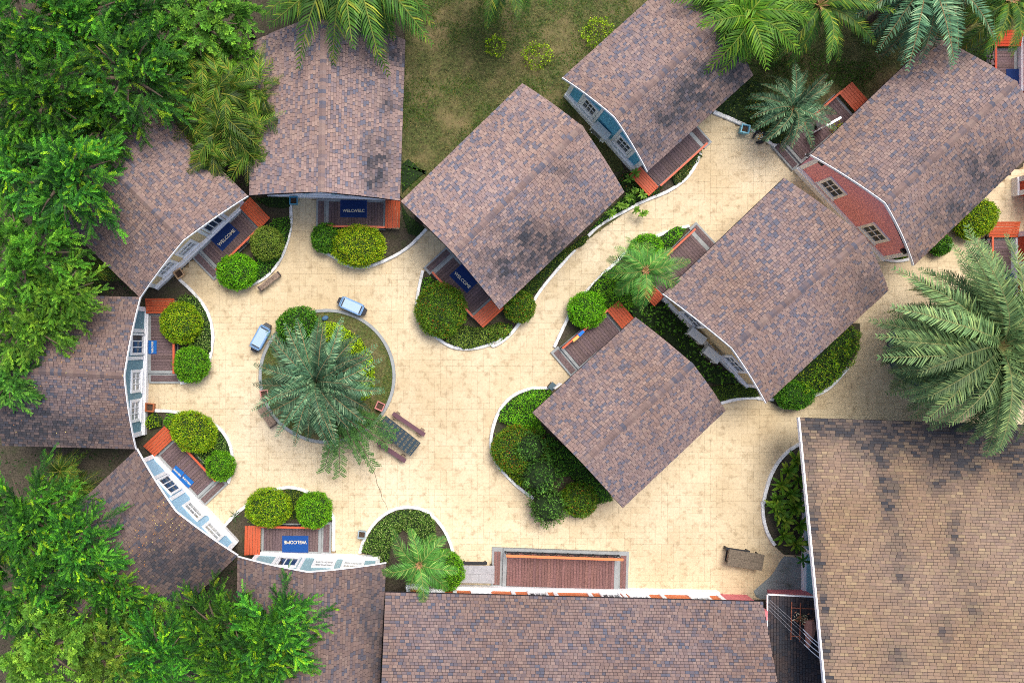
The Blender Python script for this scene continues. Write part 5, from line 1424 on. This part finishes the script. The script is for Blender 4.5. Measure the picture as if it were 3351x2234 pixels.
# ---------------------------------------------------------------- planters
def planter(c_src, size, rot, col, label, h=.5):
    z = h; c = PP(c_src, z); cr, sr = math.cos(rot), math.sin(rot)
    f = frame((c[0], c[1], 0), (cr, sr), (-sr, cr)); s = size / 2; b = s * .72
    t = thing('planter', (c[0], c[1], .02), label, 'planter', 'square planters')
    m = MB()
    B = [f(-b, -b, .02), f(b, -b, .02), f(b, b, .02), f(-b, b, .02)]; Tp = [f(-s, -s, h), f(s, -s, h), f(s, s, h), f(-s, s, h)]
    i = s * .76
    I = [f(-i, -i, h), f(i, -i, h), f(i, i, h), f(-i, i, h)]; J = [f(-i * .9, -i * .9, h - .12), f(i * .9, -i * .9, h - .12), f(i * .9, i * .9, h - .12), f(-i * .9, i * .9, h - .12)]
    vs = B + Tp + I + J; fs = []
    for k in range(4):
        n = (k + 1) % 4; fs += [(k, n, 4 + n, 4 + k), (4 + k, 4 + n, 8 + n, 8 + k), (8 + k, 8 + n, 12 + n, 12 + k)]
    m.add(vs, fs); m.build('pot', mat('pot_%.2f_%.2f' % (col[0], col[2]), col, .6, grain=.08, blotch=.3, bscale=6), t)
    m = MB(); m.box(f, -i * .93, i * .93, -i * .93, i * .93, h - .15, h - .11); m.build('soil', mat('pot_soil', (.07, .045, .03), .95, grain=.6, gscale=30), t)


planter(T('m2', (418, 276))[0], .42, 0.0, (.08, .32, .46), 'turquoise square planter at the top centre cottage corner')
planter(T('m1', (1527, 902))[0], .44, .6, (.55, .36, .20), 'tan square planter turned on its corner by the tan cottage')
planter(T('l1', (1277, 608))[0], .44, -.05, (.42, .13, .05), 'terracotta square planter by the far left cottage')
planter(T('l2', (168, 494))[0], .42, .18, (.52, .24, .20), 'pink square planter left of the central palm', h=.55)
planter(T('l2', (1158, 598))[0], .42, -.42, (.50, .19, .17), 'dusty pink square planter right of the central palm', h=.55)
planter(T('b2', (1003, 302))[0], .40, -.1, (.26, .33, .36), 'grey blue square planter near the bottom arched bed')
planter(T('t3', (2196, 1100))[0], .44, -.22, (.20, .48, .60), 'light blue square planter beside the straight kerb', h=.5)


# ---------------------------------------------------------------- benches, tables
def plank_top(root, fr, L, Wd, z, n, m_, thick=.05, name='plank'):
    for i in range(n):
        b = MB(); y0 = -Wd / 2 + Wd * i / n; b.box(fr, -L / 2, L / 2, y0 + .004, y0 + Wd / n - .004, z - thick, z + random.uniform(-.002, .002)); b.build(name, m_, root)


def rect_frame(q, z):
    w = [PP(p, z) for p in q]; c = sum(w) / 4; c[2] = 0
    f = frame(c, (w[1] - w[0])[:2], (w[3] - w[0])[:2])
    return f, float(np.linalg.norm((w[1] - w[0])[:2])), float(np.linalg.norm((w[3] - w[0])[:2])), c


for q, lab in ((T('m2', (105, 1020), (285, 880), (320, 918), (137, 1053)), 'weathered plank bench outside the tan cottage bed'), (T('l2', (155, 572), (278, 755), (232, 792), (95, 605)), 'weathered plank bench left of the central ring kerb')):
    f, L, Wd, c = rect_frame(q, .45)
    t = thing('plank_bench', c, lab, 'bench', 'weathered plank benches')
    plank_top(t, f, L, Wd, .45, 2, M_WOOD)
    for s in (-1, 1):
        b = MB(); b.box(f, s * (L / 2 - .12) - .06, s * (L / 2 - .12) + .06, -Wd / 2 + .03, Wd / 2 - .03, .02, .40); b.build('leg', M_WOOD, t)
        b = MB(); b.box(f, s * (L / 2 - .05) - .035, s * (L / 2 - .05) + .035, -Wd / 2 - .005, Wd / 2 + .005, .38, .455); b.build('end_band', mat('dark_band', (.05, .04, .035), .8), t)
# picnic table with its two benches
f, L, Wd, c = rect_frame(T('l2', (1205, 678), (1503, 912), (1423, 1025), (1125, 791)), .78)
t = thing('table', c, 'table with navy and gold patterned cloth beside the central ring kerb', 'table')
b = MB(); b.box(f, -L / 2, L / 2, -Wd / 2, Wd / 2, .74, .78); b.build('table_top', mat('navy_cloth', (.014, .034, .05), .6), t)
b = MB()
nx, ny = 9, 5
for i in range(nx):
    for j in range(ny):
        x, y = -L / 2 + L * (i + .5) / nx, -Wd / 2 + Wd * (j + .5) / ny; w = L / nx * .42; z = .783
        if (i + j) % 2:
            for dx in (-.5, 0, .5): b.bar(f(x + w * dx, y - Wd / ny * .38, z), f(x + w * dx * .7, y + Wd / ny * .25, z), .014, .003)
            b.bar(f(x - w * .5, y + Wd / ny * .25, z), f(x + w * .5, y + Wd / ny * .25, z), .016, .003)
        else:
            for k in range(6):
                a0, a1 = k * 1.05, (k + 1) * 1.05
                b.bar(f(x + w * .55 * math.cos(a0), y + w * .45 * math.sin(a0), z), f(x + w * .55 * math.cos(a1), y + w * .45 * math.sin(a1), z), .012, .003)
b.build('gold_pattern', mat('gold_print', (.22, .17, .08), .6), t)
b = MB(); b.box(f, -L / 2 - .004, L / 2 + .004, -Wd / 2 - .004, Wd / 2 + .004, .60, .739); b.build('cloth_skirt', MATS['navy_cloth'], t)
for s in (-1, 1):
    b = MB(); b.box(f, s * (L / 2 - .3) - .08, s * (L / 2 - .3) + .08, -.25, .25, .02, .6); b.build('leg', M_WOOD, t)
PUR = mat('purple_brown_wood', (.10, .045, .06), .6, grain=.15)
for q, lab in ((T('l2', (1277, 643), (1550, 828), (1533, 860), (1258, 672)), 'long purple brown bench on the outer side of the patterned table'), (T('l2', (1150, 893), (1388, 1052), (1366, 1086), (1128, 922)), 'long purple brown bench partly under the leaning tree')):
    f, L, Wd, c = rect_frame(q, .42)
    t = thing('long_bench', c, lab, 'bench', 'purple brown benches of the patterned table')
    b = MB(); b.box(f, -L / 2, L / 2, -Wd / 2, Wd / 2, .36, .42); b.build('seat', PUR, t)
    for s in (-1, 1):
        b = MB(); b.box(f, s * (L / 2 - .22) - .1, s * (L / 2 - .22) + .1, -Wd / 2 - .09, Wd / 2 + .09, .02, .32); b.build('leg', M_WOOD, t)
# grey bench by the restaurant, brown table on the right
f, L, Wd, c = rect_frame(T('b2', (1838, 556), (2138, 560), (2134, 710), (1834, 706)), .5)
t = thing('grey_table', c, 'silver grey plank table beside the restaurant terrace step', 'table')
plank_top(t, f, L, Wd, .62, 2, M_GWOOD)
for x in (-1, 1):
    for y in (-1, 1): b = MB(); b.box(f, x * (L / 2 - .12) - .04, x * (L / 2 - .12) + .04, y * (Wd / 2 - .08) - .04, y * (Wd / 2 - .08) + .04, .02, .56); b.build('leg', M_BLACK, t)
f, L, Wd, c = rect_frame(T('b2', (1868, 532), (2075, 532), (2075, 556), (1868, 556)), .35)
t = thing('low_bench', c, 'narrow black bench behind the silver grey table', 'bench')
b = MB(); b.box(f, -L / 2, L / 2, -Wd / 2, Wd / 2, .30, .35); b.build('seat', M_BLACK, t)
for s in (-1, 1): b = MB(); b.box(f, s * (L / 2 - .08) - .03, s * (L / 2 - .08) + .03, -Wd / 2 + .01, Wd / 2 - .01, .02, .30); b.build('leg', M_BLACK, t)
q = [(2388, 1795), (2502, 1813), (2495, 1870), (2379, 1848)]
f, L, Wd, c = rect_frame(q, .72)
t = thing('wooden_table', c, 'brown two plank table with a black frame standing alone at lower right', 'table')
plank_top(t, f, L, Wd, .72, 2, mat('olive_brown_wood', (.13, .105, .075), .8, grain=.4, gscale=14, blotch=.6, bscale=4))
b = MB()
for s in (-1, 1):
    b.bar(f(s * (L / 2 - .15), -Wd / 2 + .05, .04), f(s * (L / 2 - .15), Wd / 2 - .05, .04), .06); b.bar(f(s * (L / 2 - .15), -Wd / 2 + .1, .04), f(s * (L / 2 - .15), -Wd / 2 + .1, .66), .06); b.bar(f(s * (L / 2 - .15), Wd / 2 - .1, .04), f(s * (L / 2 - .15), Wd / 2 - .1, .66), .06)
b.build('leg_frame', M_BLACK, t)
f2, L2, W2, c2 = rect_frame(T('b3', (2030, 408), (2235, 438), (2228, 460), (2022, 430)), .4)
t = thing('low_bench', c2, 'narrow black bench half hidden by the brown two plank table', 'bench')
b = MB(); b.box(f2, -L2 / 2, L2 / 2, -W2 / 2, W2 / 2, .35, .4); b.build('seat', M_BLACK, t)
for s in (-1, 1): b = MB(); b.box(f2, s * (L2 / 2 - .06) - .04, s * (L2 / 2 - .06) + .04, -W2 / 2, W2 / 2, .02, .35); b.build('leg', M_BLACK, t)


# ---- the two pale blue carts beside the round bed
def cart(center, ang, L, Wd, label):
    c = PP(center, .6); f = frame((c[0], c[1], 0), (math.cos(ang), math.sin(ang)), (-math.sin(ang), math.cos(ang)))
    t = thing('blue_cart', (c[0], c[1], .02), label, 'cart', 'pale blue carts beside the central round bed')
    h = L / 2; w = Wd / 2; k = .09
    def ring(hx, wy, z, kk=k): return [f(-hx + kk, -wy, z), f(hx - kk, -wy, z), f(hx, -wy + kk, z), f(hx, wy - kk, z), f(hx - kk, wy, z), f(-hx + kk, wy, z), f(-hx, wy - kk, z), f(-hx, -wy + kk, z)]
    rings = [ring(h * .78, w * .8, .10), ring(h * .84, w * .95, .30), ring(h * .86, w, .58), ring(h * .84, w * .96, .62), ring(h * .78, w * .86, .64)]
    vs = sum(rings, []); fs = [tuple(range(8))[::-1]]
    for r in range(len(rings) - 1):
        for i in range(8): j = (i + 1) % 8; fs.append((r * 8 + i, r * 8 + j, r * 8 + 8 + j, r * 8 + 8 + i))
    fs.append(tuple(range((len(rings) - 1) * 8, len(rings) * 8)))
    b = MB(); b.add(vs, fs); b.build('body', M_BLUEV, t)
    b = MB(); b.box(f, -h * .66, h * .66, -w * .72, w * .72, .641, .655); b.build('lid', mat('pale_lid', (.30, .42, .57), .45, grain=.04), t)
    for s in (-1, 1):
        b = MB()
        x0, x1 = s * h * .84, s * h * 1.13
        b.hexa([f(x0, -w * .72, .18), f(x1, -w * .5, .2), f(x1, w * .5, .2), f(x0, w * .72, .18)], [f(x0, -w * .72, .5), f(x1, -w * .45, .46), f(x1, w * .45, .46), f(x0, w * .72, .5)])
        b.build('end_basket', M_BLACK, t)
        b = MB(); b.tube([f(s * h * .74, -w * .82, .60), f(s * h * .86, -w * .84, .70), f(s * h * .88, 0, .71), f(s * h * .86, w * .84, .70), f(s * h * .74, w * .82, .60)], .018, 6)
        b.build('handle', M_BLUEV, t)
        b = MB(); b.box(f, s * h * .70 - .03, s * h * .70 + .03, -w * .7, w * .7, .657, .662); b.build('slot', M_BLACK, t)
        for y in (-1, 1):
            b = MB(); b.bar(f(s * h * .55, y * w * .7 - .03, .1), f(s * h * .55, y * w * .7 + .03, .1), .16); b.build('wheel', M_BLACK, t)


Z1 = lambda x, y: (780 + x / 4.9, 940 + y / 4.9)
cart(Z1(1818, 300), -.42, 1.36, .60, 'pale blue cart with black ends above the central round bed')
cart(Z1(350, 805), 1.07, 1.38, .62, 'pale blue cart with black ends left of the central round bed')


# ---------------------------------------------------------------- air conditioners and other small things
def ac(p, z, ang, label, L=.88, D=.40, H=.55):
    c = PP(p, z + H); f = frame((c[0], c[1], 0), (math.cos(ang), math.sin(ang)), (-math.sin(ang), math.cos(ang)))
    t = thing('air_conditioner', (c[0], c[1], z), label, 'air conditioner', 'outdoor air conditioner units')
    b = MB(); b.box(f, -L / 2, L / 2, -D / 2, D / 2, z, z + H - .03); b.box(f, -L / 2 - .008, L / 2 + .008, -D / 2 - .008, D / 2 + .008, z + H - .03, z + H); b.build('casing', M_AC, t)
    b = MB(); b.lathe(f(-.12, -D / 2 - .0, z + .27), [(.001, 0), (.2, 0), (.2, .001)], 12); 
    g = MB(); g.box(f, -L / 2 + .08, L / 2 - .25, -D / 2 - .012, -D / 2 - .002, z + .06, z + H - .09); g.build('fan_grille', mat('grille', (.12, .13, .13), .5), t)
    b = MB()
    for x in (-.3, .3): b.bar(f(x, D / 2 + .25, z - .03), f(x, -D / 2 - .04, z - .03), .04); b.bar(f(x, D / 2 + .25, z - .3), f(x, -D / 2, z - .03), .03)
    b.build('bracket', M_WHITE, t)


ac(T('t3', (962, 1118))[0], .75, math.atan2(-1, 1), 'white air conditioner on the sky blue cottage wall', L=.95, D=.42)
ac(T('m3', (1785, 1435))[0], .7, math.atan2(-.92, 1.15), 'white air conditioner of the cream cottage nearer its first window')
ac(T('l3', (1915, 160))[0], .7, math.atan2(-.92, 1.15), 'white air conditioner of the cream cottage nearer its lower window')
for ang_p, lab in (((0, 0), ''),): pass
# litter bin
c = PP((1808, 1264), .6); t = thing('litter_bin', (c[0], c[1], .02), 'small black litter bin by the lower middle cottage eave', 'bin'); f = frame((c[0], c[1], 0), (1, -.8), (.8, 1))
b = MB(); b.box(f, -.13, .13, -.16, .16, .02, .55); b.build('body', M_BLACK, t); b = MB(); b.box(f, -.15, .15, -.18, .18, .553, .60); b.build('lid', mat('bin_lid', (.05, .09, .11), .4), t)
c = PP((1826, 1263), 1.0); t = thing('sign_board', (c[0], c[1], .02), 'pale sign board edge beside the black litter bin', 'sign'); f = frame((c[0], c[1], 0), (1, .75), (-.75, 1))
b = MB(); b.box(f, -.22, .22, -.02, .02, .3, 1.1); b.build('board', M_WHITE, t); b = MB(); b.bar(f(0, 0, .02), f(0, 0, .3), .05); b.build('post', M_BLACK, t)
# garden ornament: dark curled ring with pale blossoms
Z2 = lambda x, y: (2390 + x / 6.533, 280 + y / 6.533)
c = PP(Z2(620, 1100), .2); t = thing('garden_ornament', (c[0], c[1], .03), 'black curled ornament holding white and yellow pieces by the straight kerb', 'ornament')
pts = [ROOT[t] + np.array([.27 * math.cos(a), .27 * math.sin(a), .16 + .10 * math.sin(a * .5)]) for a in np.linspace(-2.1, 2.6, 16)]
b = MB(); b.tube(pts, [.03, .06, .08, .09, .1, .1, .1, .1, .1, .1, .095, .09, .085, .075, .06, .04], 9); b.build('curled_body', M_BLACK, t, smooth=True)
b = MB(); b.tube([pts[-1], pts[-1] + (-.12, -.14, .06), pts[-1] + (-.14, -.26, .03)], [.05, .06, .03], 8); b.build('head', M_BLACK, t, smooth=True)
vs, f_ = leafquads(RNG.normal(size=(70, 3)) * (.08, .08, .03) + (0.03, 0.02, .2), RNG.normal(size=(70, 3)), np.tile([0, 0, 1.], (70, 1)), np.full(70, .09), np.full(70, .06))
link('pieces', mesh('pieces', vs, f_, mat('plain_attr', source='attr', rough=.6), tint=tints(70, [(.7, .7, .75), (.6, .3, .05), (.5, .5, .6)])), t)
# wire chair on the pink cottage terrace
c = PP(Z2(1640, 1010), .3); t = thing('wire_chair', (c[0], c[1], .28), 'black wire chair on the pink cottage terrace', 'chair')
b = MB(); b.tube([ROOT[t] + np.array([.16 * math.cos(a), .16 * math.sin(a), .45]) for a in np.linspace(0, 6.28, 14)], .012, 5)
for a in (0, 1.57, 3.14, 4.71): b.tube([ROOT[t] + np.array([.16 * math.cos(a), .16 * math.sin(a), .45]), ROOT[t] + np.array([.2 * math.cos(a), .2 * math.sin(a), 0])], .011, 5)
b.build('seat_ring', M_BLACK, t)
b = MB(); b.tube([ROOT[t] + np.array([.16, -.1, .45]), ROOT[t] + np.array([.24, -.12, .85]), ROOT[t] + np.array([.26, .12, .85]), ROOT[t] + np.array([.16, .1, .45])], .012, 5); b.build('backrest', M_BLACK, t)
c = PP(Z2(1875, 850), .5); t = thing('dark_box', (c[0], c[1], .28), 'small dark box beside the wire chair', 'box'); f = frame(c, (1, .3), (-.3, 1)); f0 = lambda x, y, z: f(x, y, z - c[2] + .28)
b = MB(); b.hexa([f0(-.09, -.11, 0), f0(.09, -.11, 0), f0(.09, .11, 0), f0(-.09, .11, 0)], [f0(-.08, -.1, .25), f0(.08, -.1, .25), f0(.08, .1, .25), f0(-.08, .1, .25)]); b.build('body', M_BLACK, t)
b = MB(); b.hexa([f0(-.1, -.12, .252), f0(.1, -.12, .252), f0(.1, .12, .252), f0(-.1, .12, .252)], [f0(-.1, -.12, .27), f0(.1, -.12, .27), f0(.1, .12, .27), f0(-.1, .12, .27)]); b.build('lid', M_BLACK, t)
# open glazed door by the pink terrace
a, b_ = PP(Z2(2055, 860), 2.2), PP(Z2(2352, 690), 2.2); a[2] = b_[2] = 0
f = frame(a, b_ - a, (0, 1)); L = np.linalg.norm(b_ - a)
t = thing('open_door', f(L / 2, 0, .28), 'white glazed door standing open on the pink cottage terrace', 'door')
b = MB()
for x in (0, L * .5, L): b.box(f, x - .035, x + .035, -.02, .02, .3, 2.25)
b.box(f, 0, L, -.055, .055, 2.251, 2.30); b.box(f, 0, L, -.021, .021, .28, .55); b.build('frame', M_WHITE, t)
b = MB(); b.box(f, .035, L * .5 - .036, -.006, .006, .56, 2.24); b.build('pane', M_GLASS, t); b = MB(); b.box(f, L * .5 + .036, L - .036, -.006, .006, .56, 2.24); b.build('pane', M_GLASS, t)
# shoes
for (x, y), lab in ((Z2(1660, 1480), 'black shoe with white toe on the pink cottage terrace, upper of the pair'), (Z2(1690, 1555), 'black shoe of the pair, nearer the pink cottage wall')):
    c = PP((x, y), .3); t = thing('shoe', (c[0], c[1], .285), lab, 'shoe', 'pair of black shoes'); f = frame((c[0], c[1], .285), (-1, .15), (-.15, -1))
    b = MB(); prof = [(-.13, .035, .07), (-.06, .04, .075), (.02, .045, .06), (.09, .048, .04), (.14, .03, .03)]
    vs = []; fs = []
    for x_, w_, h_ in prof: vs += [f(x_, -w_, 0), f(x_, w_, 0), f(x_, w_ * .7, h_), f(x_, -w_ * .7, h_)]
    for i in range(4):
        for k in range(4): fs.append((i * 4 + k, i * 4 + (k + 1) % 4, i * 4 + 4 + (k + 1) % 4, i * 4 + 4 + k))
    fs += [(0, 1, 2, 3), (16, 19, 18, 17)]; b.add(vs, fs); b.build('upper', M_BLACK, t)
    b = MB(); b.lathe(f(.125, 0, .012), [(.035, 0), (.03, .02), (.01, .03)], 8); b.build('toe_cap', M_WHITE, t)
# cloths on the lower middle railing
Z7 = lambda x, y: (1760 + x / 3.733, 980 + y / 3.733)
for q, col, lab in (([Z7(490, 425), Z7(550, 372), Z7(572, 395), Z7(515, 452)], (.02, .16, .62), 'blue cloth folded over the railing of the lower middle cottage'), ([Z7(422, 490), Z7(488, 435), Z7(510, 458), Z7(440, 520)], (.75, .42, .12), 'apricot cloth folded over the railing of the lower middle cottage')):
    w = [PP(p, .87) for p in q]; c = sum(w) / 4
    t = thing('cloth', c, lab, 'cloth', 'cloths on the railing')
    b = MB(); b.hexa([p - (0, 0, .02) for p in ccw3(w)], [p + (0, 0, .012) for p in ccw3(w)]); b.build('top_fold', mat('cloth_%.2f' % col[0], col, .9, grain=.2), t)
    b = MB(); w2 = ccw3(w); b.hexa([p * .0 + (p - c) * .98 + c - (0, 0, .3) for p in w2], [(p - c) * .98 + c - (0, 0, .021) for p in w2]); b.build('hanging_fold', MATS['cloth_%.2f' % col[0]], t)
# stone and lamp in the round bed
c = PP(Z1(1390, 495), .15); t = thing('blue_stone', (c[0], c[1], .1), 'dull blue rounded stone in the grass of the central round bed', 'stone')
b = MB(); b.lathe((c[0], c[1], .1), [(.15, 0), (.17, .05), (.12, .12), (.04, .15)], 11, 1.1, .8, .4); b.build('stone', mat('blue_stone', (.06, .13, .22), .8, grain=.4, bump=.5), t, smooth=True)
c = PP(Z1(635, 965), .2); t = thing('spotlight', (c[0], c[1], .1), 'black garden spotlight at the left of the central palm', 'lamp')
b = MB(); b.lathe((c[0], c[1], .1), [(.03, 0), (.03, .12)], 8); b.build('stake', M_BLACK, t); b = MB(); b.tube([(c[0], c[1], .22), (c[0] + .05, c[1] + .16, .32)], [.07, .1], 9); b.build('head', M_BLACK, t)

# ---- things on the annex roof
Z6 = lambda x, y: (2500 + x / 4.694, 1900 + y / 4.694)
zr = 2.55
t = thing('steel_frame', PP(Z6(480, 620), zr), 'rusty steel ladder like frame lying on the dark annex roof', 'frame')
b = MB()
for q1, q2 in (((425, 320), (412, 900)), ((562, 340), (548, 930))): b.bar(PP(Z6(*q1), zr + .25), PP(Z6(*q2), zr + .25), .035)
for q1, q2 in (((420, 410), (810, 430)), ((415, 840), (560, 850)), ((420, 600), (556, 610))): b.bar(PP(Z6(*q1), zr + .22), PP(Z6(*q2), zr + .22), .03)
b.build('bars', M_RUST, t)
t = thing('half_shell', PP(Z6(690, 790), zr), 'salmon pink curved half shell lying on the annex roof', 'ornament')
n = 10; vs = []
for i in range(n + 1):
    u = i / n; x = 610 + 70 * u * .5; y = 590 + 420 * u; wd = 190 * math.sin(min(1, (u * .8 + .25)) * math.pi * .9) ** .7 * (1 - .5 * u) + 14
    for j in range(5):
        a = math.pi * j / 4
        p = PP(Z6(x + wd * (1 - math.cos(a)) / 2, y), zr + .15); p[2] += .28 * math.sin(a) * (1 - .5 * u); vs.append(p)
fs = [(i * 5 + j, i * 5 + j + 1, i * 5 + 6 + j, i * 5 + 5 + j) for i in range(n) for j in range(4)] + [tuple(range(5)), tuple(n * 5 + k for k in range(5))]
put('shell', vs, fs, mat('salmon_paint', (.42, .19, .13), .7, grain=.1, blotch=.3), t)
t = thing('scrap_heap', PP(Z6(540, 560), zr), 'tangled scrap with pink and white bits beside the half shell', 'debris')
vv, ff = leafquads(RNG.normal(size=(160, 3)) * (.16, .10, .06) + (0, 0, .18), RNG.normal(size=(160, 3)), RNG.normal(size=(160, 3)), RNG.uniform(.06, .25, 160), np.full(160, .05))
link('scraps', mesh('scraps', vv, ff, MATS['plain_attr'], tint=tints(160, [(.45, .4, .38), (.35, .14, .11), (.03, .03, .03), (.05, .05, .02)])), t)
for i, (q1, q2, q3) in enumerate([((90, 290), (600, 740), (850, 960)), ((80, 330), (610, 800), (870, 1035)), ((70, 380), (620, 905), (880, 1120)), ((60, 420), (615, 970), (890, 1205))]):
    A, B_, C2 = PP(Z6(*q1), 3.1), PP(Z6(*q2), 3.3), PP(Z6(*q3), 3.6)
    t = thing('cable', A, ['topmost', 'second from top', 'third from top', 'lowest'][i] + ' of the four white cables running to the tan roof edge', 'cable', 'white cables over the annex roof')
    b = MB(); b.tube([A, A * .5 + B_ * .5 - (0, 0, .08), B_], .007, 5); b.build('thin_wire', mat('grey_wire', (.25, .25, .27), .5), t)
    b = MB(); b.tube([B_, B_ * .5 + C2 * .5 + (-.02, -.02, -.05), C2 + (-.05, .02, -.02), C2 + (.04, 0, 0)], .02, 6); b.build('white_sleeve', M_WHITE, t)


# ---------------------------------------------------------------- fallen leaves on roofs and ground
def litter(poly, zf, n, label):
    P2 = np.array(poly); x = RNG.uniform(P2[:, 0].min(), P2[:, 0].max(), n); y = RNG.uniform(P2[:, 1].min(), P2[:, 1].max(), n)
    k = inpoly(x, y, poly); x, y = x[k], y[k]
    pos = np.array([PP((a, b), zf(a, b)) for a, b in zip(x, y)])
    v, f_ = leafquads(pos, RNG.normal(size=(len(x), 3)) * (1, 1, .15), np.tile([0, 0, 1.], (len(x), 1)), RNG.uniform(.04, .09, len(x)), np.full(len(x), .03))
    tag(put('fallen_leaves', v, f_, MATS['plain_attr'], tint=tints(len(x), [(.42, .24, .05), (.35, .14, .04), (.5, .42, .2)])), label, 'fallen leaves', None, 'stuff')


litter([(330, 1640), (440, 1520), (600, 1700), (640, 1860), (520, 1960), (420, 1850)], lambda a, b: 2.8 + 1.95 * max(0, 1 - abs((a - 405) * .727 - (b - 1830) * -.0 - 0) * 0) * max(0.0, 1 - abs(((a - 574) * .70 + (b - 1674) * .714)) / 236) + .11, 420, 'small yellow leaves scattered on the lower left cottage roof')
litter([(60, 1100), (420, 1080), (400, 1400), (40, 1440)], lambda a, b: 2.8 + 1.9 * max(0.0, 1 - abs(b - 1215) / 250) + .13, 90, 'few orange leaves scattered on the far left cottage roof')
litter([(500, 700), (1200, 700), (1700, 1200), (2500, 1500), (2400, 1900), (1300, 1700), (600, 1500)], lambda a, b: .03, 40, 'stray small leaves on the sandy plaza')
